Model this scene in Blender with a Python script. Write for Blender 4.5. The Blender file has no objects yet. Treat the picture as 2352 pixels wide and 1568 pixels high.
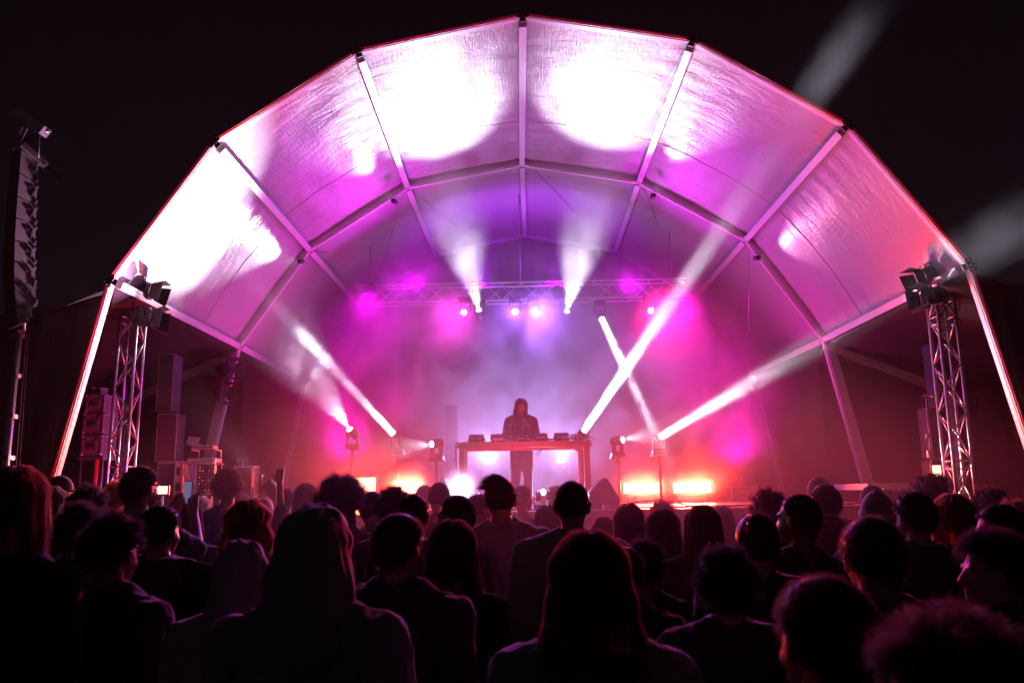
import bpy, bmesh, math, random
import numpy as np
from mathutils import Vector, Matrix, noise

S = bpy.context.scene
COL = S.collection
random.seed(7)
RNG = np.random.default_rng(7)

# ---------------------------------------------------------------- camera
F_PX, PITCH, YAW, ROLL, CAM_X, CAM_Z = 1830.1, 0.1876, -0.0107, -0.0187, -0.175, 1.75
_fwd = Vector((math.sin(YAW) * math.cos(PITCH), math.cos(YAW) * math.cos(PITCH), math.sin(PITCH)))
_right = Vector((math.cos(YAW), -math.sin(YAW), 0))
_up = _right.cross(_fwd)
CAM_R = _right * math.cos(ROLL) + _up * math.sin(ROLL)
CAM_U = -_right * math.sin(ROLL) + _up * math.cos(ROLL)
CAM_P = Vector((CAM_X, 0, CAM_Z))
cd = bpy.data.cameras.new('camera')
cd.sensor_width = 36.0
cd.lens = 28.01
cd.clip_start = 0.05
cd.clip_end = 900
cam = bpy.data.objects.new('camera', cd)
m = Matrix((( CAM_R.x, CAM_U.x, -_fwd.x, CAM_P.x), (CAM_R.y, CAM_U.y, -_fwd.y, CAM_P.y),
            (CAM_R.z, CAM_U.z, -_fwd.z, CAM_P.z), (0, 0, 0, 1)))
cam.matrix_world = m
cd.dof.use_dof = True
cd.dof.focus_distance = 11.5
cd.dof.aperture_fstop = 4.0
COL.objects.link(cam)
S.camera = cam


def ray(px, py):
    return (_fwd * F_PX + CAM_R * (px - 1176) + CAM_U * (784 - py)).normalized()


def U(px, py, Y):
    """point on the plane y = Y that a survey of the photograph puts there"""
    d = ray(px, py)
    return CAM_P + d * (Y / d.y)


def UZ(px, py, Z):
    d = ray(px, py)
    return CAM_P + d * ((Z - CAM_Z) / d.z)


# ---------------------------------------------------------------- world: a clear night
W = bpy.data.worlds.new('World')
S.world = W
W.use_nodes = True
nt = W.node_tree
sky = nt.nodes.new('ShaderNodeTexSky')
sky.sky_type = 'NISHITA'
sky.sun_disc = False
sky.sun_elevation = math.radians(35)
sky.sun_rotation = math.radians(200)
bg = nt.nodes['Background']
nt.links.new(sky.outputs['Color'], bg.inputs['Color'])
bg.inputs['Strength'].default_value = 0.0008

S.view_settings.view_transform = 'Standard'
S.view_settings.look = 'None'
S.view_settings.gamma = 1.0
S.view_settings.exposure = 0.0
S.view_settings.use_curve_mapping = False
S.display_settings.display_device = 'sRGB'

cy = S.cycles
cy.use_denoising = True
try:
    cy.denoiser = 'OPENIMAGEDENOISE'
    cy.denoising_input_passes = 'RGB_ALBEDO_NORMAL'
    cy.denoising_prefilter = 'ACCURATE'
except Exception:
    pass
cy.max_bounces = 4
cy.diffuse_bounces = 2
cy.glossy_bounces = 2
cy.transmission_bounces = 3
cy.transparent_max_bounces = 8
cy.volume_bounces = 0
cy.volume_step_rate = 1.8
cy.volume_max_steps = 64
cy.sample_clamp_direct = 0
cy.sample_clamp_indirect = 3
cy.use_light_tree = True
cy.use_adaptive_sampling = True
cy.adaptive_threshold = 0.03
cy.adaptive_min_samples = 16


# ---------------------------------------------------------------- materials
def mat(name, col, rough=0.6, metal=0.0, spec=0.5, bump=0.0, bscale=20.0, var=0.0, vscale=6.0,
        emit=None, es=0.0, coat=0.0, bstretch=None, sheen=0.0, bdist=0.01, trans=0.0):
    M = bpy.data.materials.new(name)
    M.use_nodes = True
    n = M.node_tree
    b = n.nodes['Principled BSDF']
    b.inputs['Base Color'].default_value = (*col, 1)
    b.inputs['Roughness'].default_value = rough
    b.inputs['Metallic'].default_value = metal
    b.inputs['Specular IOR Level'].default_value = spec
    b.inputs['Coat Weight'].default_value = coat
    b.inputs['Sheen Weight'].default_value = sheen
    b.inputs['Transmission Weight'].default_value = trans
    tc = n.nodes.new('ShaderNodeTexCoord')
    src = tc.outputs['Object']
    if bstretch:
        mp = n.nodes.new('ShaderNodeMapping')
        mp.inputs['Scale'].default_value = bstretch
        n.links.new(src, mp.inputs['Vector'])
        bsrc = mp.outputs['Vector']
    else:
        bsrc = src
    if var > 0:
        t = n.nodes.new('ShaderNodeTexNoise')
        t.inputs['Scale'].default_value = vscale
        t.inputs['Detail'].default_value = 6
        n.links.new(src, t.inputs['Vector'])
        r = n.nodes.new('ShaderNodeMapRange')
        r.inputs['To Min'].default_value = 1 - var
        r.inputs['To Max'].default_value = 1 + var
        n.links.new(t.outputs['Fac'], r.inputs['Value'])
        mx = n.nodes.new('ShaderNodeVectorMath')
        mx.operation = 'SCALE'
        mx.inputs[0].default_value = col
        n.links.new(r.outputs['Result'], mx.inputs['Scale'])
        n.links.new(mx.outputs['Vector'], b.inputs['Base Color'])
        r2 = n.nodes.new('ShaderNodeMapRange')
        r2.inputs['To Min'].default_value = max(0.05, rough - 0.12)
        r2.inputs['To Max'].default_value = min(1, rough + 0.12)
        n.links.new(t.outputs['Fac'], r2.inputs['Value'])
        n.links.new(r2.outputs['Result'], b.inputs['Roughness'])
    if bump > 0:
        t = n.nodes.new('ShaderNodeTexNoise')
        t.inputs['Scale'].default_value = bscale
        t.inputs['Detail'].default_value = 5
        n.links.new(bsrc, t.inputs['Vector'])
        bp = n.nodes.new('ShaderNodeBump')
        bp.inputs['Strength'].default_value = bump
        bp.inputs['Distance'].default_value = bdist
        n.links.new(t.outputs['Fac'], bp.inputs['Height'])
        n.links.new(bp.outputs['Normal'], b.inputs['Normal'])
    if emit:
        b.inputs['Emission Color'].default_value = (*emit, 1)
        b.inputs['Emission Strength'].default_value = es
        M.cycles.emission_sampling = 'NONE'
    return M


MT = {}
MT['alu'] = mat('brushed_aluminium', (.7, .69, .71), .42, .15, bump=.15, bscale=60, var=.08)
MT['alu_dark'] = mat('anodised_dark_aluminium', (.16, .16, .17), .4, .7, var=.1)
MT['steel'] = mat('galvanised_steel', (.45, .45, .46), .35, .9, var=.12)
MT['black'] = mat('black_powder_coat', (.018, .018, .02), .45, var=.15)
MT['plastic'] = mat('black_plastic', (.012, .012, .013), .35)
MT['rubber'] = mat('black_rubber', (.012, .012, .012), .75)
MT['grille'] = mat('speaker_grille', (.03, .03, .032), .5, bump=.6, bscale=220, bdist=.003)
MT['case'] = mat('laminated_case_panel', (.16, .15, .16), .35, var=.12)
MT['cream'] = mat('pale_case_panel', (.55, .5, .5), .4, var=.12)
MT['scrim'] = mat('grey_mesh_scrim', (.065, .065, .06), .85, bump=.6, bscale=9, var=.35, vscale=1.6, bstretch=(6, 1, .5), bdist=.05)
MT['drape'] = mat('black_stage_molton', (.035, .024, .028), .9, spec=.2, bump=.3, bscale=40)
MT['backdrop'] = mat('backdrop_gauze', (.1, .09, .11), .8, bump=.2, bscale=8, var=.08, bstretch=(6, 1, .3))
MT['deck'] = mat('stage_plywood', (.2, .16, .13), .35, bump=.2, bscale=30, var=.3, vscale=3)
MT['ground'] = mat('trodden_field_earth', (.03, .027, .02), .95, bump=.6, bscale=14, var=.35, vscale=1.3)
MT['glow_and_strut_red'] = mat('red_edge_glow_and_strut', (.85, .02, .06), .4)  # red light at the canopy edge put into colour; trolley strut shares it
MT['wood'] = mat('raw_timber', (.38, .22, .1), .55, bump=.3, bscale=12, var=.25, bstretch=(1, 1, 8))
MT['whiteplate'] = mat('white_plate', (.75, .75, .75), .4)
MT['silver'] = mat('silver_trim', (.7, .7, .72), .28, .9)
MT['glass'] = mat('dark_glass_lens', (.02, .02, .03), .08, coat=.5)
MT['lens'] = mat('lit_lens', (.8, .8, .8), .2, emit=(.92, .93, 1.0), es=14)
MT['lens_v'] = mat('lit_violet_lens', (.8, .8, .8), .2, emit=(.75, .7, 1.0), es=14)
MT['lens_r'] = mat('lit_amber_lens', (.8, .8, .8), .2, emit=(1.0, .6, .3), es=3)
MT['screen'] = mat('lit_display', (.02, .02, .02), .2, emit=(.45, .4, .8), es=.3)
MT['led_and_print_red'] = mat('red_led_and_print_glow', (.1, .01, .01), .3, emit=(1.0, .1, .05), es=1.2)


def fabric_mat():
    M = mat('white_pvc_canopy', (.42, .41, .43), .42, spec=.5)
    n = M.node_tree
    b = n.nodes['Principled BSDF']
    uv = n.nodes.new('ShaderNodeTexCoord')
    # long creases + fine crackle + weave, in the panel's own uv (u across, v along the purlins)
    mp = n.nodes.new('ShaderNodeMapping'); mp.inputs['Scale'].default_value = (5, 26, 1)
    n.links.new(uv.outputs['UV'], mp.inputs['Vector'])
    a = n.nodes.new('ShaderNodeTexNoise'); a.inputs['Scale'].default_value = 1.0; a.inputs['Detail'].default_value = 5; a.inputs['Distortion'].default_value = 1.2
    n.links.new(mp.outputs['Vector'], a.inputs['Vector'])
    mp2 = n.nodes.new('ShaderNodeMapping'); mp2.inputs['Scale'].default_value = (11, 3.5, 1); mp2.inputs['Rotation'].default_value = (0, 0, .35)
    n.links.new(uv.outputs['UV'], mp2.inputs['Vector'])
    c = n.nodes.new('ShaderNodeTexVoronoi'); c.feature = 'DISTANCE_TO_EDGE'; c.inputs['Scale'].default_value = 2.2
    n.links.new(mp2.outputs['Vector'], c.inputs['Vector'])
    cr = n.nodes.new('ShaderNodeMapRange'); cr.inputs['From Max'].default_value = .05; cr.inputs['To Min'].default_value = -.07; cr.inputs['To Max'].default_value = 0
    n.links.new(c.outputs['Distance'], cr.inputs['Value'])
    mp3 = n.nodes.new('ShaderNodeMapping'); mp3.inputs['Scale'].default_value = (90, 16, 1)
    n.links.new(uv.outputs['UV'], mp3.inputs['Vector'])
    f = n.nodes.new('ShaderNodeTexNoise'); f.inputs['Scale'].default_value = 1.0; f.inputs['Detail'].default_value = 3
    n.links.new(mp3.outputs['Vector'], f.inputs['Vector'])
    s1 = n.nodes.new('ShaderNodeMath'); s1.operation = 'ADD'
    n.links.new(a.outputs['Fac'], s1.inputs[0]); n.links.new(cr.outputs['Result'], s1.inputs[1])
    s2 = n.nodes.new('ShaderNodeMath'); s2.operation = 'MULTIPLY_ADD'; s2.inputs[1].default_value = .3
    n.links.new(f.outputs['Fac'], s2.inputs[0]); n.links.new(s1.outputs['Value'], s2.inputs[2])
    bp = n.nodes.new('ShaderNodeBump'); bp.inputs['Strength'].default_value = .42; bp.inputs['Distance'].default_value = .04
    n.links.new(s2.outputs['Value'], bp.inputs['Height'])
    n.links.new(bp.outputs['Normal'], b.inputs['Normal'])
    return M


MT['fabric'] = fabric_mat()


# ---------------------------------------------------------------- mesh helpers
class MB:
    def __init__(s):
        s.v, s.f, s.mi, s.sm = [], [], [], []

    def add(s, vs, fs, mi=0, smooth=False):
        o = len(s.v)
        s.v += [tuple(v) for v in vs]
        s.f += [tuple(i + o for i in f) for f in fs]
        s.mi += [mi] * len(fs)
        s.sm += [smooth] * len(fs)
        return s

    def box(s, c, size, rot=None, mi=0, bev=0.0):
        c = Vector(c)
        hx, hy, hz = [d / 2 for d in size]
        if bev > 0:
            b = min(bev, hx * .9, hy * .9, hz * .9)
            vs = []
            for sx in (-1, 1):
                for sy in (-1, 1):
                    for sz in (-1, 1):
                        vs += [Vector((sx * (hx - b), sy * (hy - b), sz * hz)), Vector((sx * (hx - b), sy * hy, sz * (hz - b))),
                               Vector((sx * hx, sy * (hy - b), sz * (hz - b)))]
            bm = bmesh.new()
            for v in vs: bm.verts.new(v)
            r = bmesh.ops.convex_hull(bm, input=bm.verts[:])
            bm.verts.index_update()
            V = [v.co.copy() for v in bm.verts]; Fs = [tuple(v.index for v in f.verts) for f in bm.faces]
            bm.free()
        else:
            V = [Vector((x, y, z)) for x in (-hx, hx) for y in (-hy, hy) for z in (-hz, hz)]
            Fs = [(0, 1, 3, 2), (4, 6, 7, 5), (0, 4, 5, 1), (2, 3, 7, 6), (0, 2, 6, 4), (1, 5, 7, 3)]
        if rot is not None:
            V = [rot @ v for v in V]
        return s.add([v + c for v in V], Fs, mi)

    def beam(s, a, b, w, h, up=(0, 0, 1), mi=0):
        """box from a to b, w across, h along `up`"""
        a, b = Vector(a), Vector(b)
        d = (b - a)
        L = d.length
        d.normalize()
        up = Vector(up)
        x = d.cross(up)
        if x.length < 1e-4: x = d.cross(Vector((1, 0, 0)))
        x.normalize()
        u = x.cross(d)
        R = Matrix((x, d, u)).transposed()
        return s.box((a + b) / 2, (w, L, h), R, mi)

    def tube(s, pts, r, n=8, mi=0, cap=True, r2=None):
        pts = [Vector(p) for p in pts]
        rings = []
        k = len(pts)
        N = None
        vs = []
        for i, p in enumerate(pts):
            d = (pts[min(i + 1, k - 1)] - pts[max(i - 1, 0)])
            if d.length < 1e-9: d = Vector((0, 0, 1))
            d.normalize()
            if N is None:
                N = d.orthogonal().normalized()
            else:
                N = (N - d * N.dot(d))
                N = N.normalized() if N.length > 1e-6 else d.orthogonal().normalized()
            B = d.cross(N)
            rr = r if r2 is None else r + (r2 - r) * i / max(1, k - 1)
            for j in range(n):
                a = 2 * math.pi * j / n
                vs.append(p + (N * math.cos(a) + B * math.sin(a)) * rr)
        fs = []
        for i in range(k - 1):
            for j in range(n):
                fs.append((i * n + j, i * n + (j + 1) % n, (i + 1) * n + (j + 1) % n, (i + 1) * n + j))
        if cap:
            fs.append(tuple(range(n))[::-1])
            fs.append(tuple(range((k - 1) * n, k * n)))
        return s.add(vs, fs, mi, n > 5)

    def lathe(s, c, axis, prof, n=16, mi=0):
        """prof = [(distance along axis, radius)]"""
        c = Vector(c); ax = Vector(axis).normalized()
        N = ax.orthogonal().normalized(); B = ax.cross(N)
        vs = []
        for h, r in prof:
            for j in range(n):
                a = 2 * math.pi * j / n
                vs.append(c + ax * h + (N * math.cos(a) + B * math.sin(a)) * r)
        fs = []
        k = len(prof)
        for i in range(k - 1):
            for j in range(n):
                fs.append((i * n + j, i * n + (j + 1) % n, (i + 1) * n + (j + 1) % n, (i + 1) * n + j))
        fs.append(tuple(range(n))[::-1]); fs.append(tuple(range((k - 1) * n, k * n)))
        return s.add(vs, fs, mi, False)

    def build(s, name, mats, parent=None, loc=None):
        me = bpy.data.meshes.new(name)
        me.from_pydata(s.v, [], s.f)
        if not isinstance(mats, (list, tuple)): mats = [mats]
        for q in mats: me.materials.append(MT[q] if isinstance(q, str) else q)
        me.polygons.foreach_set('material_index', s.mi)
        me.polygons.foreach_set('use_smooth', s.sm)
        me.update()
        o = bpy.data.objects.new(name, me)
        COL.objects.link(o)
        if parent is not None:
            o.parent = parent
            o.matrix_parent_inverse = parent_inv(parent)
        return o


def parent_inv(p):
    """shapes are written in world coordinates: the child keeps its place"""
    M = Matrix.Identity(4)
    q = p
    while q is not None:
        M = q.matrix_basis.copy() @ M if q.parent is None else q.matrix_parent_inverse @ q.matrix_basis @ M
        q = q.parent
    return M.inverted()


def thing(name, label, cat, loc=(0, 0, 0), rz=0.0, group=None):
    o = bpy.data.objects.new(name, None)
    COL.objects.link(o)
    o.empty_display_size = .2
    o.location = loc
    o.rotation_euler = (0, 0, rz)
    o['label'] = label
    o['category'] = cat
    if group: o['group'] = group
    return o


def tag(o, label, cat, group=None):
    o['label'] = label; o['category'] = cat
    if group: o['group'] = group
    return o


def copy_tree(o, parent=None):
    c = o.copy()
    COL.objects.link(c)
    if parent is not None:
        c.parent = parent
    for ch in [x for x in o.children]:
        copy_tree(ch, c)
    return c


def disc_beam(name, p, target, power, col, diam, spread, parent=None):
    L = bpy.data.lights.new(name, 'AREA')
    L.shape = 'DISK'; L.size = diam; L.energy = power; L.color = col; L.spread = math.radians(spread)
    o = bpy.data.objects.new(name, L)
    COL.objects.link(o)
    p = Vector(p); d = (Vector(target) - p)
    o.location = p
    o.rotation_euler = d.to_track_quat('-Z', 'Y').to_euler()
    return o


def spot(name, p, target, power, col, deg, blend=.15, rad=.04, parent=None):
    L = bpy.data.lights.new(name, 'SPOT')
    L.energy = power; L.color = col; L.spot_size = math.radians(deg); L.spot_blend = blend
    L.shadow_soft_size = rad
    if power > 1000:         # frost and gobo break the beam up a little
        L.use_nodes = True
        n = L.node_tree; em = [x for x in n.nodes if x.type == 'EMISSION'][0]
        g = n.nodes.new('ShaderNodeNewGeometry') if False else n.nodes.new('ShaderNodeTexCoord')
        t = n.nodes.new('ShaderNodeTexNoise'); t.inputs['Scale'].default_value = 4; t.inputs['Detail'].default_value = 2
        n.links.new(g.outputs['Normal'], t.inputs['Vector'])
        r = n.nodes.new('ShaderNodeMapRange'); r.inputs['From Min'].default_value = .3; r.inputs['From Max'].default_value = .7
        r.inputs['To Min'].default_value = .55; r.inputs['To Max'].default_value = 1.3
        n.links.new(t.outputs['Fac'], r.inputs['Value']); n.links.new(r.outputs['Result'], em.inputs['Strength'])
    o = bpy.data.objects.new(name, L)
    COL.objects.link(o)
    p = Vector(p); d = (Vector(target) - p)
    o.location = p
    o.rotation_euler = d.to_track_quat('-Z', 'Y').to_euler()
    if parent is not None:
        o.parent = parent; o.matrix_parent_inverse = parent_inv(parent)
    return o

# ================================================================ ground and air
g = MB()
gx = 100
g.add([(-gx, -gx, 0), (gx, -gx, 0), (gx, gx, 0), (-gx, gx, 0)], [(0, 1, 2, 3)])
o = g.build('ground', 'ground'); o['kind'] = 'structure'


def volume_mat(name, dens, col, aniso, puff=None):
    M = bpy.data.materials.new(name)
    M.use_nodes = True
    n = M.node_tree
    for x in list(n.nodes):
        if x.type == 'BSDF_PRINCIPLED': n.nodes.remove(x)
    v = n.nodes.new('ShaderNodeVolumePrincipled')
    v.inputs['Color'].default_value = (*col, 1)
    v.inputs['Density'].default_value = dens
    v.inputs['Anisotropy'].default_value = aniso
    out = [x for x in n.nodes if x.type == 'OUTPUT_MATERIAL'][0]
    n.links.new(v.outputs['Volume'], out.inputs['Volume'])
    if puff:
        # cloudy density that dies away towards the sides of the puff's own box
        tc = n.nodes.new('ShaderNodeTexCoord')
        t = n.nodes.new('ShaderNodeTexNoise'); t.inputs['Scale'].default_value = puff['scale']; t.inputs['Detail'].default_value = 2.5
        t.inputs['Roughness'].default_value = .62; t.inputs['Distortion'].default_value = puff.get('dist', .6)
        n.links.new(tc.outputs['Object'], t.inputs['Vector'])
        r = n.nodes.new('ShaderNodeMapRange'); r.interpolation_type = 'SMOOTHSTEP'
        r.inputs['From Min'].default_value = puff['lo']; r.inputs['From Max'].default_value = puff['hi']
        r.inputs['To Min'].default_value = puff.get('floor', 0.0)
        n.links.new(t.outputs['Fac'], r.inputs['Value'])
        gz = n.nodes.new('ShaderNodeVectorMath'); gz.operation = 'LENGTH'
        mp = n.nodes.new('ShaderNodeMapping'); mp.inputs['Scale'].default_value = puff['inv']
        mp.inputs['Location'].default_value = puff.get('off', (0, 0, 0))
        n.links.new(tc.outputs['Object'], mp.inputs['Vector'])
        n.links.new(mp.outputs['Vector'], gz.inputs[0])
        q = n.nodes.new('ShaderNodeMapRange'); q.interpolation_type = 'SMOOTHSTEP'
        q.inputs['From Min'].default_value = 1.0; q.inputs['From Max'].default_value = puff.get('core', .25)
        n.links.new(gz.outputs['Value'], q.inputs['Value'])
        mu = n.nodes.new('ShaderNodeMath'); mu.operation = 'MULTIPLY'
        n.links.new(r.outputs['Result'], mu.inputs[0]); n.links.new(q.outputs['Result'], mu.inputs[1])
        m2 = n.nodes.new('ShaderNodeMath'); m2.operation = 'MULTIPLY'; m2.inputs[1].default_value = dens
        n.links.new(mu.outputs['Value'], m2.inputs[0])
        n.links.new(m2.outputs['Value'], v.inputs['Density'])
    return M


h = MB(); h.box((0, 0, 5.5), (gx * 2 + 2, gx * 2 + 2, 13))
o = h.build('haze', volume_mat('thin_night_haze', .00045, (.85, .87, .95), .25)); o['kind'] = 'stuff'


def smoke(loc, half, dens, scale, lo, hi, floor=0.0, core=.25, col=(.95, .95, .97), aniso=.2, dist=.6):
    b = MB(); b.box((0, 0, 0), [2 * x for x in half])
    M = volume_mat('drifting_smoke', dens, col, aniso, dict(scale=scale, lo=lo, hi=hi, floor=floor, core=core, dist=dist,
                                                    inv=[1 / x for x in half]))
    o = b.build('smoke', M)
    o.location = loc
    o['kind'] = 'stuff'
    return o


# stage fog: dense and patchy under the canopy
smoke((0.1, 17.5, 3.7), (6.6, 3.9, 4.6), .42, .55, .44, .6, floor=.1, core=.5, aniso=.25)
smoke((0.0, 14.6, 3.9), (7.6, 6.0, 5.6), .021, .8, .4, .62, floor=.3, core=.35, aniso=.2)
# thick local puffs round the low lights
smoke(U(800, 1055, 15.3), (.85, .7, .8), 1.0, 1.3, .4, .62, floor=.1, core=.1)
smoke(U(1700, 1050, 15.6), (.9, .7, .9), 1.0, 1.3, .4, .62, floor=.1, core=.1)
smoke(U(1475, 1112, 15.3), (.75, .4, .5), .8, 1.5, .3, .6, floor=.4, core=.1)  # this and the next three: puffs added as halos round the lamps
smoke(U(1590, 1112, 15.5), (.75, .4, .5), .8, 1.5, .3, .6, floor=.4, core=.1)
smoke(U(940, 1112, 14.3), (.6, .4, .45), .8, 1.5, .3, .6, floor=.4, core=.1)
smoke(U(1060, 1120, 12.1), (.4, .3, .4), .8, 1.5, .3, .6, floor=.5, core=.0)
smoke(U(950, 900, 16.4), (1.0, .7, 1.3), .9, 1.6, .44, .58, floor=.0, core=.2)
smoke(U(1600, 930, 15.6), (1.2, .8, 1.2), .6, 1.4, .44, .6, floor=.0, core=.2)
smoke(U(1010, 500, 15.2), (1.2, 1.3, 2.0), .12, 1.2, .38, .6, floor=.3, core=.1)
smoke(U(1375, 500, 15.2), (1.2, 1.3, 2.0), .12, 1.2, .38, .6, floor=.3, core=.1)
smoke(U(690, 780, 14.4), (1.0, .7, 1.3), .4, 1.5, .42, .6, floor=.0, core=.1)
# two patches that drift out over the crowd where the long beams leave the canopy
B3 = (U(1336, 997, 15.6), U(1720, 430, 10.8))
B6 = (U(1512, 1006, 15.0), U(1900, 775, 10.5))


def along(B, px):
    lo, hi = 0.5, 6.0
    for _ in range(40):
        t = (lo + hi) / 2
        P = B[0] + (B[1] - B[0]) * t - CAM_P
        x = 1176 + F_PX * P.dot(CAM_R) / P.dot(_fwd)
        if x < px and P.dot(_fwd) > .3: lo = t
        else: hi = t
    return B[0] + (B[1] - B[0]) * lo


smoke(along(B3, 1910), (1.0, .9, 1.1), .010, 1.1, .3, .7, floor=.0, core=.0)
smoke(along(B6, 2275), (1.3, .9, .9), .008, 1.0, .3, .7, floor=.0, core=.0)
# smoke added low over the crowd to lift its dark tone
smoke((0.4, 6.6, 1.5), (4.6, 3.6, 1.6), .055, .7, .3, .7, floor=.4, core=.3)
smoke(U(360, 440, 13.0), (2.4, 1.2, 2.0), .03, .8, .4, .7, floor=.1, core=.1)

# ================================================================ canopy
Y1, Y2, Y3 = 10.44, 15.44, 20.44
D1 = {0: (1200, 40), -1: (822, 122), -2: (494, 330), -3: (257, 647), 1: (1590, 97), 2: (1945, 291), 3: (2222, 612)}
D2 = {0: (1199, 372), -1: (933, 425), -2: (706, 570), -3: (543, 793), 1: (1470, 413), 2: (1718, 547), 3: (1897, 778)}
N1 = {k: U(*p, Y1) for k, p in D1.items()}
N2 = {k: U(*p, Y2) for k, p in D2.items()}
sym = {0: (0, 6.7257), 1: (2.3977, 6.2583), 2: (4.4374, 4.9283), 3: (5.8027, 2.9056)}
N3 = {k: Vector(((1 if k > 0 else -1) * sym[abs(k)][0], Y3, sym[abs(k)][1] + CAM_Z)) for k in range(-3, 4)}
N1[-4] = U(130, 1090, Y1); N1[4] = U(2352, 1001, Y1)
N2[-4] = U(476, 1075, Y2); N2[4] = U(1992, 1113, Y2)
N3[-4] = U(652, 1108, Y3); N3[4] = Vector((-N3[-4].x, Y3, N3[-4].z))
for N in (N1, N2, N3):      # legs run on down to the ground
    for s in (-1, 1):
        a, b = N[3 * s], N[4 * s]
        t = a.z / (a.z - b.z)
        N[4 * s] = a + (b - a) * t

canopy = thing('stage_canopy', 'big vaulted white stage canopy with aluminium arches over the DJ', 'stage canopy', (0, Y1, 0))
CEN = Vector((0, 0, 3.2))
for ai, (N, Y) in enumerate(((N1, Y1), (N2, Y2), (N3, Y3))):
    for k in range(-4, 4):
        a, b = N[k], N[k + 1]
        mid = (a + b) / 2
        d = (b - a).normalized()
        nrm = Vector((0, 1, 0)).cross(d).normalized()      # radial, outwards
        if nrm.dot(mid - Vector((0, Y, 2.5))) < 0: nrm = -nrm
        q = MB()
        hh = .022 if ai == 0 else .17
        sh = nrm * (-.004 if ai == 0 else .02)
        q.beam(a + sh + d * .02, b + sh - d * .02, .13, hh, nrm)
        # keder grooves and lip
        lp = .008 if ai == 0 else .024
        q.beam(a + sh - nrm * (hh / 2 + lp / 2) + d * .03, b + sh - nrm * (hh / 2 + lp / 2) - d * .03, .075, lp, nrm)
        q.build('arch_beam', 'alu', canopy)
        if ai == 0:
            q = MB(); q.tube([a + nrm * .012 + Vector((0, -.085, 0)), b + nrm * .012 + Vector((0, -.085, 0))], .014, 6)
            q.build('edge_glow_strip', 'glow_and_strut_red', canopy)  # strip added for the lit fabric edge, its glow set as red colour
for k in range(-3, 4):
    for (A, B) in ((N1[k], N2[k]), (N2[k], N3[k])):
        q = MB()
        rad = (A - Vector((0, A.y, 2.5))); rad.y = 0; rad.normalize()
        q.beam(A - rad * .05 + Vector((0, .08, 0)), B - rad * .05 - Vector((0, .08, 0)), .11, .12, rad)
        q.build('purlin', 'alu', canopy)
    # bolted connector plate on the front arch nodes, smaller cleats behind
    rad = (N1[k] - Vector((0, Y1, 2.5))); rad.y = 0; rad.normalize()
    tg = Vector((0, 1, 0)).cross(rad)
    R = Matrix((tg, Vector((0, 1, 0)), rad)).transposed()
    q = MB(); q.box(N1[k] + Vector((0, -.105, 0)) - rad * .01, (.19, .03, .11), R, bev=.012)
    q.box(N1[k] + Vector((0, -.095, 0)) - rad * .105, (.085, .03, .06), R)
    cp = q.build('connector_plate', 'black', canopy)
    for (dx, dz) in ((-.065, -.015), (0, -.022), (.065, -.015), (-.035, .025), (.035, .025)):
        c = N1[k] + Vector((0, -.122, 0)) - rad * .01 + tg * dx + rad * dz
        q = MB(); q.lathe(c, (0, -1, 0), [(0, .012), (.01, .012), (.012, .008)], 8)
        q.build('bolt', 'whiteplate', cp)
    rad = (N2[k] - Vector((0, Y2, 2.5))); rad.y = 0; rad.normalize()
    tg = Vector((0, 1, 0)).cross(rad)
    R = Matrix((tg, Vector((0, 1, 0)), rad)).transposed()
    q = MB(); q.box(N2[k] + Vector((0, -.085, 0)) - rad * .09, (.26, .05, .07), R, bev=.01)
    q.build('cleat', 'alu', canopy)


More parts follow.
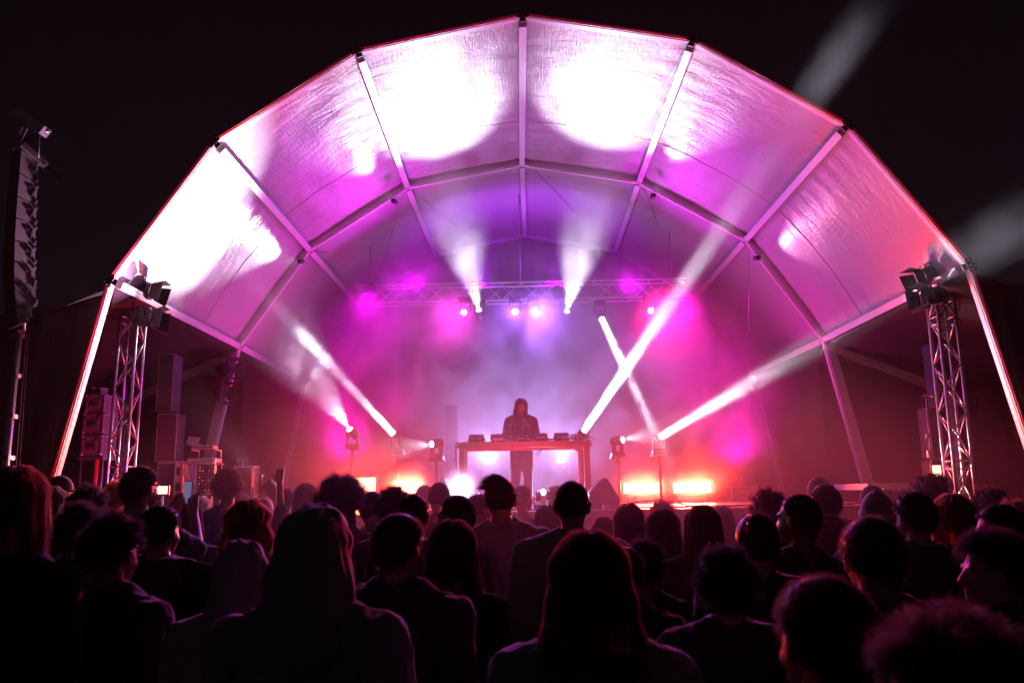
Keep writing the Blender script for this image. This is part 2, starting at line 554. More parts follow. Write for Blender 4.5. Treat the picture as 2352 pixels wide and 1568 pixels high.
def panel(name, a, b, c, d, sag=.12, nu=40, nv=60, ripple=.018, seed=0, m='fabric', outward=None, parent=None):
    """fabric between edge a-b (front arch) and d-c (rear arch); bows outwards, puckers along the purlins"""
    vs, uvs, fs = [], [], []
    nrm = (b - a).cross(d - a).normalized()
    if outward is not None and nrm.dot(outward) < 0: nrm = -nrm
    rs = random.Random(seed)
    ph = [rs.uniform(0, 6.28) for _ in range(8)]
    fr = [rs.uniform(18, 30) for _ in range(4)]
    for j in range(nv + 1):
        v = j / nv
        for i in range(nu + 1):
            u = i / nu
            p = (a * (1 - u) + b * u) * (1 - v) + (d * (1 - u) + c * u) * v
            s = sag * math.sin(math.pi * u) * (0.35 + .65 * math.sin(math.pi * min(1, v * 1.1)))
            e1 = math.exp(-u * 9); e2 = math.exp(-(1 - u) * 9)
            w = e1 * (math.sin(v * fr[0] * 3 + ph[0] + u * 3) + .6 * math.sin(v * fr[1] * 5.3 + ph[1]))
            w += e2 * (math.sin(v * fr[2] * 3 + ph[2] - u * 3) + .6 * math.sin(v * fr[3] * 5.1 + ph[3]))
            w *= min(1, u * 12, (1 - u) * 12) * min(1, v * 8, (1 - v) * 8)
            nz = noise.noise(Vector((u * 5 + seed, v * 5, 0))) * .025 * min(1, u * 6, (1 - u) * 6) * min(1, v * 6, (1 - v) * 6)
            p = p + nrm * (s + w * ripple + nz)
            vs.append(p); uvs.append((u, v))
    for j in range(nv):
        for i in range(nu):
            q = j * (nu + 1) + i
            fs.append((q, q + 1, q + nu + 2, q + nu + 1))
    me = bpy.data.meshes.new(name)
    me.from_pydata([tuple(v) for v in vs], [], fs)
    uvl = me.uv_layers.new(name='UVMap')
    li = np.empty(len(me.loops), dtype=np.int32); me.loops.foreach_get('vertex_index', li)
    uvl.data.foreach_set('uv', np.array(uvs, dtype=np.float32)[li].ravel())
    me.polygons.foreach_set('use_smooth', [True] * len(fs))
    me.materials.append(MT[m])
    o = bpy.data.objects.new(name, me); COL.objects.link(o)
    sol = o.modifiers.new('thickness', 'SOLIDIFY'); sol.thickness = .003
    o.parent = parent or canopy; o.matrix_parent_inverse = parent_inv(parent or canopy)
    # weld seam across the panel
    sv = .66
    pts = []
    for i in range(nu + 1):
        j = int(sv * nv)
        pts.append(Vector(vs[j * (nu + 1) + i]) - nrm * .012)
    return o, pts, nrm


for k in range(-3, 3):
    out = ((N1[k] + N1[k + 1]) / 2 - Vector((0, Y1, 2.5))); out.y = 0
    off = out.normalized() * .03
    p_, pts, nr = panel('fabric_panel', N1[k] + off, N1[k + 1] + off, N2[k + 1] + off, N2[k] + off, .08, seed=k + 10, outward=out)
    q = MB(); q.tube([v_ + nr * .008 for v_ in pts], .006, 5, cap=True); q.build('seam', 'fabric', p_)
    panel('fabric_panel', N2[k] + off, N2[k + 1] + off, N3[k + 1] + off, N3[k] + off, .07, nu=24, nv=30, seed=k + 30, outward=out)
for s in (-1, 1):   # side walls between second and third arch
    out = Vector((s, 0, 0))
    off = out * .03
    panel('side_wall', N2[3 * s] + off, N2[4 * s] + off, N3[4 * s] + off, N3[3 * s] + off, .05, nu=20, nv=30, seed=50 + s, outward=out, m='drape')
# guy wires
wires = [((1188, 372, Y2), (1010, 560, Y3)), ((1210, 372, Y2), (1390, 560, Y3)), ((935, 428, Y2), (1100, 560, Y3)), ((933, 430, Y2), (850, 700, Y3)),
         ((710, 575, Y2), (900, 600, Y3)), ((545, 800, Y2), (650, 740, Y3)), ((1472, 415, Y2), (1560, 640, Y3)), ((1720, 550, Y2), (1720, 760, Y2 + .1)),
         ((1720, 550, Y2), (1500, 590, Y3)), ((1892, 782, Y2), (1760, 745, Y3)), ((1890, 795, Y2), (1850, 960, Y3)), ((1845, 990, Y3), (1985, 1112, Y2)),
         ((547, 800, Y2), (625, 1030, Y3)), ((640, 1040, Y3), (560, 1125, Y2))]
for a, b in wires:
    q = MB(); q.tube([U(*a), U(*b)], .006, 5); q.build('wind_brace', 'steel', canopy)

# backdrop hung in the third arch
bd = thing('backdrop', 'pale gauze backdrop hung from the rear arch behind the DJ', 'backdrop', (0, Y3, 0))
prev = None
xs = np.linspace(-5.6, 5.6, 9)


def arch_z(x):
    ks = sorted(N3.keys())
    pts = [(N3[k].x, N3[k].z) for k in ks]
    return float(np.interp(x, [p[0] for p in pts], [p[1] for p in pts]))


for i in range(8):
    x0, x1 = xs[i], xs[i + 1]
    q = MB(); n = 24; vs = []; fs = []
    for j in range(n + 1):
        x = x0 + (x1 - x0) * j / n
        y = Y3 - .25 + .012 * math.sin(j / n * 6.28 * 3 + i)
        vs += [(x, y, 1.45), (x, y, arch_z(x) - .15)]
    for j in range(n): fs.append((2 * j, 2 * j + 2, 2 * j + 3, 2 * j + 1))
    q.add(vs, fs, smooth=True)
    q.build('drape', 'backdrop', bd)
# dark vertical return between two drapes
q = MB(); a = U(1037, 1080, 18.2); b = U(1037, 885, 18.2)
q.box(((a.x + b.x) / 2, 18.2, 2.6), (.27, .12, 2.3)); o = q.build('drape_column', 'drape')
tag(o, 'tall narrow dark drape column standing behind the smoke left of the DJ', 'drape')

# ================================================================ stage platform
SZ = 1.5
SY0 = 10.95
stage = thing('stage', 'raised plywood stage deck with black skirt in front of the crowd', 'stage', (0, SY0, 0))
for ix in range(-5, 5):
    for iy in range(9):
        q = MB(); q.box((ix + .5 + (.0), SY0 + .53 + iy * 1.0, SZ - .03 + random.uniform(-.001, .001)), (.992, .992, .06), bev=.006)
        q.v = [(x * 1.07, y, z) for x, y, z in q.v]
        q.build('deck_panel', 'deck', stage)
q = MB(); q.box((0, SY0 + .02, SZ - .045), (10.9, .05, .07)); q.build('edge_trim', 'alu_dark', stage)
q = MB(); vs = []; fs = []; n = 260
for j in range(n + 1):
    x = -5.4 + 10.8 * j / n
    y = SY0 + .06 + .035 * math.sin(j * .9) + .02 * math.sin(j * .37)
    vs += [(x, y, 0.02), (x, y + .02, SZ - .09)]
for j in range(n): fs.append((2 * j, 2 * j + 2, 2 * j + 3, 2 * j + 1))
q.add(vs, fs, smooth=True); q.build('skirt', 'drape', stage)
for x in np.linspace(-5.2, 5.2, 8):
    for y in (SY0 + .4, SY0 + 4, SY0 + 8):
        q = MB(); q.tube([(x, y, 0), (x, y, SZ - .065)], .03, 8); q.build('leg', 'steel', stage)
# low rear riser edge seen on the right
q = MB(); q.box((3.9, 19.6, SZ + .12), (2.6, .5, .22)); o = q.build('rear_riser', 'black')
tag(o, 'low black riser along the back of the stage on the right', 'riser')

# ---------------------------------------------------------------- side wings
for s, nm in ((-1, 'left'), (1, 'right')):
    wing = thing('side_wing', f'dark tent wing with sloping roof and mesh scrim on the {nm} of the stage', 'tent wing', (s * 8, Y1, 0))
    if s < 0:
        F = N1[-3]; B = N2[-3]
        Bo = U(290, 905, Y2); Fo = F + (Bo - B)
    else:
        F = N1[3]; B = N2[3]
        Bo = U(2180, 880, Y2); Fo = F + (Bo - B)
    dn = Vector((0, 0, -.07))
    panel('roof_panel', F + dn, Fo + dn, Bo + dn, B + dn, .04, nu=16, nv=20, seed=70 + s, m='drape', outward=Vector((0, 0, 1)), parent=wing)
    q = MB(); q.beam(B + dn * 2.4, Bo + dn * 2.4, .12, .14); q.build('roof_beam', 'alu', wing)
    q = MB(); q.tube([Bo, Vector((Bo.x, Bo.y, 0))], .06, 8); q.build('post', 'alu', wing)
    # rear wall of the wing
    q = MB(); vs = []; fs = []; n = 60
    x0, x1 = B.x, B.x + s * 7
    for j in range(n + 1):
        x = x0 + (x1 - x0) * j / n
        y = Y2 + .5 + .05 * math.sin(j * .8)
        vs += [(x, y, 0), (x, y, 4.2)]
    for j in range(n): fs.append((2 * j, 2 * j + 2, 2 * j + 3, 2 * j + 1))
    q.add(vs, fs, smooth=True); q.build('rear_wall', 'drape', wing)
    # front scrim outside the front leg, hanging in folds
    q = MB(); vs = []; fs = []; n = 120
    top, bot = N1[3 * s], N1[4 * s]
    for j in range(n + 1):
        t = j / n
        y = Y1 + .12 + .05 * math.sin(j * .55) + .06 * math.sin(j * .21 + 1)
        xt = top.x + s * (.05 + t * 4.6); zt = top.z - .1 - t * .95
        xb = bot.x + s * (.05 + t * 4.4)
        row = []
        for i in range(9):
            w = i / 8
            vs.append((xt + (xb - xt) * w + .03 * math.sin(i * 1.3 + j * .2), y + .05 * math.sin(w * 5 + j * .13), zt * (1 - w)))
    for j in range(n):
        for i in range(8):
            fs.append((j * 9 + i, (j + 1) * 9 + i, (j + 1) * 9 + i + 1, j * 9 + i + 1))
    q.add(vs, fs, smooth=True); q.build('scrim', 'scrim', wing)

# ================================================================ lighting rig
YT = 17.2        # rear truss
truss = thing('lighting_truss', 'horizontal box truss hung across the back of the stage above the DJ', 'truss', U(1190, 690, YT))
za = U(1190, 648, YT).z; zb = U(1190, 688, YT).z
xl, xr = U(815, 670, YT).x, U(1580, 670, YT).x
for (y, z) in ((YT, za), (YT, zb), (YT + .35, za), (YT + .35, zb)):
    q = MB(); q.tube([(xl, y, z), (xr, y, z)], .022, 8); q.build('chord', 'alu', truss)
nx = 18
for i in range(nx):
    x0 = xl + (xr - xl) * i / nx; x1 = xl + (xr - xl) * (i + 1) / nx
    q = MB()
    q.tube([(x0, YT, za if i % 2 else zb), (x1, YT, zb if i % 2 else za)], .011, 6)
    q.tube([(x0, YT + .35, zb if i % 2 else za), (x1, YT + .35, za if i % 2 else zb)], .011, 6)
    q.tube([(x0, YT, za), (x0, YT + .35, za)], .011, 6)
    q.build('brace', 'alu', truss)
for x in (xl + .3, xr - .3, (xl + xr) / 2):
    q = MB(); q.tube([(x, YT + .17, za), (x, YT + .17, arch_z(x) + .05)], .012, 6); q.build('hoist_chain', 'steel', truss)


def moving_head(p, target, lens='lens', floor=False, scale=.85, label='', group=None):
    """head aims at target; base above (hung) or below (floor)"""
    p = Vector(p); d = (Vector(target) - p).normalized()
    sgn = -1 if floor else 1
    t = thing('moving_head', label, 'stage light', p + Vector((0, 0, sgn * .36 * scale)), 0, group)
    q = MB()
    q.box(p + Vector((0, 0, sgn * .31 * scale)), (.3 * scale, .26 * scale, .1 * scale), bev=.015)
    q.build('base', 'plastic', t)
    zb_ = p.z - .36 * scale
    if floor and zb_ > SZ + .1:        # on a short pole stand
        q = MB(); q.tube([(p.x, p.y, zb_), (p.x, p.y, SZ + .03)], .03, 8); q.box((p.x, p.y, SZ + .015), (.4, .4, .03)); q.box((p.x, p.y, zb_ - .01), (.3, .26, .02)); q.build('stand', 'black', t)
        t.location.z = SZ
        for c_ in t.children: c_.matrix_parent_inverse = parent_inv(t)
    side = d.cross(Vector((0, 0, 1)))
    side = side.normalized() if side.length > .1 else Vector((1, 0, 0))
    q = MB()
    for s in (-1, 1):
        q.beam(p + side * s * .135 * scale + Vector((0, 0, sgn * .27 * scale)), p + side * s * .135 * scale, .03 * scale, .09 * scale, d)
    q.beam(p + side * .15 * scale + Vector((0, 0, sgn * .25 * scale)), p - side * .15 * scale + Vector((0, 0, sgn * .25 * scale)), .08 * scale, .04 * scale)
    q.build('yoke', 'plastic', t)
    q = MB()
    q.lathe(p, d, [(-.16 * scale, .05 * scale), (-.14 * scale, .09 * scale), (.02 * scale, .105 * scale), (.13 * scale, .085 * scale), (.16 * scale, .085 * scale), (.16 * scale, .07 * scale), (.15 * scale, .068 * scale)], 20)
    hd = q.build('head', 'plastic', t)
    q = MB(); q.lathe(p, d, [(.151 * scale, .067 * scale), (.158 * scale, .06 * scale), (.163 * scale, .03 * scale)], 20)
    q.build('lens', lens, hd)
    return p + d * .2 * scale, t


G_T = 'moving heads hung under the rear truss'
G_F = 'moving heads standing on the stage floor'
WHITE = (.9, .8, 1.0)
KB = 1.0     # beam level


def beam(px, py, Y, tgt, power, deg, col=WHITE, lens='lens', floor=False, label='', group=None, scale=.85, blend=.25, lit=True, tight=False):
    p = U(px, py, Y)
    e, t = moving_head(p, tgt, lens, floor, scale, label, group)
    if tight: disc_beam('beam_lamp', e, tgt, power * KB, col, .13, deg)
    elif lit: spot('beam_lamp', e, tgt, power * KB, col, deg, blend, .03)
    return e


YL = 16.9
# hung row
beam(1068, 716, YL, (-2.6, 4.2, 1.7), 1500, 42, (.9, .03, .6), label='leftmost lit moving head of the hanging row, turned to the crowd', group=G_T)
beam(1102, 722, YL, U(990, 235, 12.7), 4000, 37, blend=1, label='moving head sending a wide white beam up left to the ceiling', group=G_T)
beam(1183, 715, YL, (-.8, 4.0, 1.7), 1300, 42, (.4, .12, 1), label='middle lit moving head straight above the DJ, nearer the left one', group=G_T)
beam(1225, 713, YL, (1.0, 4.2, 1.7), 1300, 42, (.4, .12, 1), label='moving head just right of the middle one above the DJ', group=G_T)
beam(1300, 725, YL, U(1405, 230, 12.6), 4000, 36, blend=1, label='moving head sending a wide white beam up right to the ceiling', group=G_T)
beam(1378, 724, YL, U(1545, 1078, 14.2), 26, 4, label='small moving head throwing a thin beam down right to the floor', group=G_T, tight=True)
beam(1492, 712, YL, (3.2, 4.6, 1.7), 3200, 44, (1, .02, .1), label='rightmost lit moving head at the end of the hanging row', group=G_T)
# floor movers
beam(810, 995, 15.2, U(500, 560, 11.6), 6500, 36, blend=.8, floor=True, label='leftmost floor moving head throwing a wide smoky beam up left', group=G_F)
beam(912, 1005, 15.6, U(770, 850, 14.4), 40, 6, floor=True, label='floor moving head with a thin beam crossing up to the left', group=G_F, tight=True)
beam(1003, 1018, 15.0, U(880, 1035, 14.0), 900, 34, floor=True, label='floor moving head left of the table pointing sideways at the fog', group=G_F)
beam(1336, 997, 15.6, B3[1], 120, 4.5, floor=True, label='floor moving head behind the table end with a long beam up right', group=G_F, tight=True)
beam(1418, 1012, 15.2, U(1560, 985, 14.2), 900, 36, floor=True, label='floor moving head right of the table lighting the fog sideways', group=G_F)
beam(1512, 1006, 15.0, B6[1], 100, 5.5, floor=True, label='floor moving head whose long beam leaves to the far right', group=G_F, tight=True)


def par_can(p, tgt, col, power, deg, label, group, lens='lens', rad=.09, blend=.9, k=1.0):
    p = Vector(p); d = (Vector(tgt) - p).normalized()
    t = thing('par_can', label, 'stage light', p, 0, group)
    q = MB(); q.lathe(p, d, [(h_ * k, r_ * k) for h_, r_ in ((-.22, .04), (-.2, .09), (0, .1), (.08, .1), (.08, .088), (.05, .086))], 18); q.build('can', 'black', t)
    q = MB(); q.lathe(p, d, [(.05 * k, .084 * k), (.056 * k, .05 * k)], 18); q.build('lens', lens, t)
    q = MB(); q.tube([p + Vector((-.12 * k, 0, 0)), p + Vector((-.12 * k, 0, .18 * k)), p + Vector((.12 * k, 0, .18 * k)), p + Vector((.12 * k, 0, 0))], .01 * k, 6); q.build('bracket', 'black', t)
    spot('wash_lamp', p + d * .13, tgt, power, col, deg, blend, rad)


# washes on the rear truss: magenta to the sides, violet in the middle
GW = 'wash lights clamped along the rear truss'
PUR = (.72, .0, .8); MAG = (.8, .0, .72); VIO = (.45, .0, 1.0); PINK = (.9, .015, .55)
lab = ['far left wash light of the rear truss', 'second wash light from the left end of the rear truss', 'wash light left of centre on the rear truss',
       'wash light right of centre on the rear truss', 'second wash light from the right end of the rear truss', 'far right wash light of the rear truss']
for i, (px, c, tp) in enumerate(((850, MAG, (800, 900, 15.5)), (965, PUR, (760, 360, 12.6)), (1090, VIO, (1120, 480, 18.9)), (1280, VIO, (1260, 480, 18.9)),
                                 (1435, PUR, (1680, 390, 12.6)), (1555, MAG, (1560, 900, 15.5)))):
    par_can(U(px, 668, YT - .12), U(*tp), c, (400, 400, 400, 400, 400, 400)[i], 130, lab[i] + ', coloured ' + ('violet' if c is VIO else 'purple' if c is PUR else 'magenta'), GW, 'plastic', .15)


# floor LED wash bars: the amber-white blocks in a red glow
def wash_bar(px, py, Y, w, h, col, power, label, lens='lens_r', tgt=None, group='bright LED wash bars on the stage floor'):
    p = U(px, py, Y)
    p.z = max(p.z, SZ + .1 + h / 2)
    t = thing('wash_bar', label, 'stage light', (p.x, Y, SZ), 0, group)
    q = MB(); q.box(p + Vector((0, .05, 0)), (w + .08, .1, h + .08), bev=.01); q.build('housing', 'black', t)
    n = 6
    for i in range(n):
        for j in range(2):
            c = p + Vector((-w / 2 + w * (i + .5) / n, -.012, (-.5 + j) * h / 2))
            q = MB(); q.box(c, (w / n * .94, .022, h / 2 * .94), bev=.004); q.build('led_cell', lens, t)
    q = MB()
    for s in (-1, 1): q.box((p.x + s * w * .4, p.y + .06, (SZ + p.z - h / 2) / 2), (.04, .14, p.z - h / 2 - SZ), None)
    q.build('foot', 'black', t)
    L = bpy.data.lights.new('wash_bar_lamp', 'AREA'); L.shape = 'RECTANGLE'; L.size = w; L.size_y = h; L.energy = power; L.color = col; L.spread = math.radians(110)
    o = bpy.data.objects.new('wash_bar_lamp', L); COL.objects.link(o)
    o.location = p + Vector((0, -.06, 0))
    d = (tgt - p) if tgt is not None else Vector((0, -1, .08))
    o.rotation_euler = d.to_track_quat('-Z', 'Y').to_euler()


RED = (1.0, .05, .02)
wash_bar(1475, 1120, 15.6, .72, .2, RED, 440, 'left bar of the pair of bright amber bars right of the table')
wash_bar(1590, 1119, 15.8, .72, .2, RED, 440, 'right bar of the pair of bright amber bars right of the table')
wash_bar(940, 1119, 14.6, .5, .2, RED, 440, 'bright amber bar glowing behind the curly heads left of the table')
wash_bar(832, 1112, 14.8, .5, .25, RED, 440, 'bright amber bar glowing behind the big afro left of the stage')
# blinding footlights under the table
for (px, py, Y, pw, lb) in ((1060, 1122, 12.3, 500, 'dazzling blue white footlight at the left leg of the table'), (1247, 1130, 14.2, 160, 'small dazzling footlight under the right half of the table')):
    p = U(px, py, Y)
    t = thing('footlight', lb, 'stage light', (p.x, p.y, SZ), 0, 'dazzling footlights under the DJ table')
    q = MB(); q.lathe(p, (0, -1, .1), [(-.15, .05), (-.12, .08), (0, .085), (.03, .085), (.03, .07)], 16); q.build('can', 'black', t)
    q = MB(); q.lathe(p, (0, -1, .1), [(.025, .068), (.035, .03)], 16); q.build('lens', MT['lens_v'], t)
    q = MB(); q.beam(p - Vector((0, -.05, .08)), (p.x, p.y + .05, SZ), .1, .03, (0, 1, 0)); q.build('foot', 'black', t)
    spot('footlight_lamp', p + Vector((0, -.06, .01)), p + Vector((.02, -5, .5)), pw, (.6, .5, 1.0), 150, 1, .05)
    MT['lens_v'].node_tree.nodes['Principled BSDF'].inputs['Emission Strength'].default_value = 60


# coloured side floods standing upstage (red at the sides, violet behind the DJ)
def flood(px, py, Y, tgt, col, power, deg, label, lens='lens_r'):
    p = U(px, py, Y); p.z = max(p.z, SZ + .3)
    t = thing('floor_flood', label, 'stage light', (p.x, p.y, SZ), 0, 'floods standing upstage')
    d = (Vector(tgt) - p).normalized()
    q = MB(); q.lathe(p, d, [(-.2, .05), (-.17, .12), (0, .13), (.05, .13), (.05, .12)], 18); q.build('can', 'black', t)
    q = MB(); q.lathe(p, d, [(.04, .118), (.045, .06)], 18); q.build('lens', lens, t)
    q = MB(); q.tube([p + Vector((-.15, 0, 0)), (p.x - .15, p.y, SZ + .02), (p.x + .15, p.y, SZ + .02), p + Vector((.15, 0, 0))], .012, 6); q.build('stand', 'black', t)
    spot('flood_lamp', p + d * .1, tgt, power, col, deg, 1, .25)


flood(785, 1075, 16.5, U(800, 700, 15), (.95, .0, .45), 750, 130, 'red flood standing far left upstage', 'plastic')
flood(1690, 1085, 16.5, U(1690, 700, 15), (.95, .0, .45), 750, 130, 'red flood standing far right upstage', 'plastic')
flood(1120, 1060, 19.4, U(1150, 760, 15), (.55, .38, 1), 1000, 140, 'violet flood hidden in fog behind the DJ, left', 'plastic')
flood(1290, 1060, 19.4, U(1250, 760, 15), (.55, .38, 1), 1000, 140, 'violet flood hidden in fog behind the DJ, right', 'plastic')
# unseen profiles added on the second arch to burn out the front canopy bay
GC = 'added wide profiles aimed at the canopy mouth'
for (pp, tp, pw, dg, c, lb) in (((690, 600), (330, 590, 10.6), 1000, 48, WHITE, 'added profile clamped low on the left of the second arch'),
                             ((905, 462), (660, 240, 10.6), 330, 40, WHITE, 'added profile clamped high on the left of the second arch'),
                             ((1500, 450), (1670, 170, 10.6), 330, 40, (1, .7, 1), 'added profile clamped high on the right of the second arch'),
                             ((1740, 592), (2150, 520, 10.6), 200, 60, (1, .3, .55), 'added profile clamped low on the right of the second arch')):
    par_can(U(*pp, Y2 - .3), U(*tp), c, pw, dg, lb, 'added profiles clamped to the second arch', 'plastic', .05, 1, .5)

# unseen washes added at the stage lip: they redden table front, cases, speaker column
GP = 'added wash lights along the stage lip'
par_can(U(1120, 1152, 11.3), U(1180, 1070, 12.8), (1, .03, .12), 110, 60, 'added small wash on the stage lip lighting the table front from the left', GP, 'plastic')
par_can(U(1300, 1152, 11.3), U(1270, 1070, 12.8), (1, .04, .06), 110, 60, 'added small wash on the stage lip lighting the table front from the right', GP, 'plastic')
par_can(U(560, 1150, 11.3), U(220, 980, 12.0), (1, .03, .2), 500, 66, 'added wash at the left end of the stage lip turned to the flight cases', GP, 'plastic')
par_can(U(2010, 1150, 11.3), U(2180, 900, 12.0), (1, .1, .2), 200, 70, 'added wash at the right end of the stage lip turned to the tower', GP, 'plastic')
par_can(U(620, 1120, 11.6), U(60, 520, 9.8), (1, .45, .8), 4500, 30, 'added pink profile at the left of the stage aimed at the hanging speaker column', GP, 'plastic')
p = U(374, 1125, 9.6)
t = thing('work_light', 'small warm work light on a stand behind the phone filmer', 'work light', (p.x, p.y, 0))
q = MB(); q.box(p, (.16, .05, .12), bev=.01); q.build('housing', 'black', t)
q = MB(); q.box(p + Vector((0, -.03, 0)), (.13, .012, .09)); q.build('diffuser', 'lens_r', t)
q = MB(); q.tube([(p.x, p.y, p.z - .06), (p.x, p.y, 0)], .015, 8); q.build('stand', 'steel', t)
L = bpy.data.lights.new('work_lamp', 'AREA'); L.size = .14; L.energy = 22; L.color = (1, .72, .42)
o = bpy.data.objects.new('work_lamp', L); COL.objects.link(o); o.location = p + Vector((0, -.05, 0)); o.rotation_euler = Vector((-.3, -1, .1)).to_track_quat('-Z', 'Y').to_euler()

# ================================================================ stage props
def PX(Y):
    return Y / F_PX


# ---- towers
def truss_tower(dtop, dbot, Y, wpx, label, lean=0):
    a = U(*dtop, Y); b = U(*dbot, Y)
    a2 = a; t = b.z / (a.z - b.z); foot = b + (b - a) * t
    w = wpx * PX(Y)
    t = thing('truss_tower', label, 'truss tower', (foot.x + w / 2, Y, 0), 0, 'lighting towers either side of the stage')
    D = (a - foot)
    off = [Vector((0, 0, 0)), Vector((w, 0, 0)), Vector((w, w, 0)), Vector((0, w, 0))]
    for o_ in off:
        q = MB(); q.tube([foot + o_, foot + o_ + D], .024, 10); q.build('chord', 'steel', t)
    n = 13
    for k in range(n):
        for (i, j) in ((0, 1), (1, 2), (2, 3), (3, 0)):
            p0 = foot + D * (k / n); p1 = foot + D * ((k + 1) / n)
            q = MB()
            if (k + i) % 2: q.tube([p0 + off[i], p1 + off[j]], .012, 6)
            else: q.tube([p0 + off[j], p1 + off[i]], .012, 6)
            if k % 6 == 5 or k == n - 1:
                q.tube([p1 + off[i], p1 + off[j]], .012, 6)
                q.tube([p1 + off[i] - Vector((0, 0, .11)), p1 + off[j] - Vector((0, 0, .11))], .012, 6)
            q.build('brace', 'steel', t)
    q = MB(); q.box((foot.x + w / 2, Y + w / 2, .03), (.7, .7, .05)); q.build('base_plate', 'steel', t)
    q = MB(); q.box(foot + D + Vector((w / 2, w / 2, .015)), (w + .12, w + .12, .03)); q.build('top_plate', 'steel', t)
    return foot + D, w


tlT, twL = truss_tower((281, 668), (246, 1102), 11.5, 41, 'steel truss tower left of the stage carrying two barn door lamps')
trT, twR = truss_tower((2149, 672), (2195, 1109), 11.4, 42, 'steel truss tower right of the stage carrying two barn door lamps')


def fresnel(c, d, L, R, label, group=None, hang=None):
    c = Vector(c); d = Vector(d).normalized()
    t = thing('barn_door_lamp', label, 'stage light', c, 0, group)
    q = MB()
    q.lathe(c, d, [(-L / 2, R * .5), (-L * .46, R * .85), (-L * .1, R), (L * .2, R * 1.02), (L * .2, R * .9), (L * .18, R * .85)], 18)
    for k in range(4): q.lathe(c, d, [(-L * .3 + k * L * .08, R * 1.04), (-L * .28 + k * L * .08, R * 1.04)], 18)
    q.build('lamp_body', 'black', t)
    q = MB(); q.lathe(c, d, [(L * .15, R * .84), (L * .18, R * .4)], 18); q.build('lens', 'glass', t)
    s = d.cross(Vector((0, 0, 1))).normalized(); u = s.cross(d)
    f = c + d * L * .22
    for (ax, wd) in ((u, s), (-u, s), (s, u), (-s, u)):
        q = MB()
        a0 = f + ax * R * .95
        tip = a0 + d * L * .42 + ax * R * .55
        n = .003
        vs = [a0 - wd * R * .8, a0 + wd * R * .8, tip + wd * R * 1.15, tip - wd * R * 1.15]
        th = d.cross(wd).normalized() * .004
        q.add(vs + [v + th for v in vs], [(0, 1, 2, 3), (7, 6, 5, 4), (0, 4, 5, 1), (1, 5, 6, 2), (2, 6, 7, 3), (3, 7, 4, 0)])
        q.build('barn_door', 'black', t)
    q = MB(); top = hang or (c + Vector((0, 0, R * 1.6)))
    q.tube([c + s * R * 1.12, c + s * R * 1.12 + Vector((0, 0, R * 1.35)), c - s * R * 1.12 + Vector((0, 0, R * 1.35)), c - s * R * 1.12], .013, 6)
    q.tube([c + Vector((0, 0, R * 1.35)), top], .016, 6)
    q.build('yoke', 'black', t)
    return t


GB = 'barn door lamps on the side towers'
fresnel(U(336, 667, 11.25), (.85, .1, -.22), .42, .125, 'upper black barn door lamp at the top of the left tower', GB, tlT + Vector((twL, 0, 0)))
fresnel(U(338, 731, 11.2), (.88, .1, -.1), .4, .125, 'lower black barn door lamp on the left tower', GB, tlT + Vector((twL, 0, -.35)))
fresnel(U(2128, 634, 11.2), (-.85, -.05, -.3), .42, .125, 'upper black barn door lamp at the top of the right tower', GB, trT)
fresnel(U(2140, 680, 11.1), (-.85, -.25, -.12), .42, .125, 'lower black barn door lamp on the right tower', GB, trT + Vector((0, 0, -.3)))
GL = 'black floods clamped to the rear left canopy leg'
fresnel(U(520, 848, 15.1), (.9, -.3, .02), .34, .15, 'upper black flood clamped on the left leg of the second arch', GL, U(538, 835, 15.4))
fresnel(U(504, 900, 15.1), (.9, -.3, -.15), .34, .15, 'lower black flood clamped on the left leg of the second arch', GL, U(524, 885, 15.4))
# cable bundles at the tower heads
for (c0, sx, lb) in ((tlT, 1, 'tangle of black cables at the head of the left tower'), (trT, -1, 'tangle of black cables at the head of the right tower')):
    t = thing('cable_bundle', lb, 'cables', c0)
    rs = random.Random(5 + sx)
    for k in range(11):
        p0 = c0 + Vector((rs.uniform(-.1, .35), rs.uniform(-.1, .1), rs.uniform(-.1, .1)))
        p1 = c0 + Vector((rs.uniform(-.1, .35), rs.uniform(-.1, .1), rs.uniform(-.5, .0)))
        md = (p0 + p1) / 2 + Vector((rs.uniform(-.25, .25), rs.uniform(-.1, 0), rs.uniform(-.2, .25)))
        pts = [p0 * (1 - u) ** 2 + md * 2 * u * (1 - u) + p1 * u * u for u in [i / 10 for i in range(11)]]
        q = MB(); q.tube(pts, .008, 5); q.build('cable', 'rubber', t)

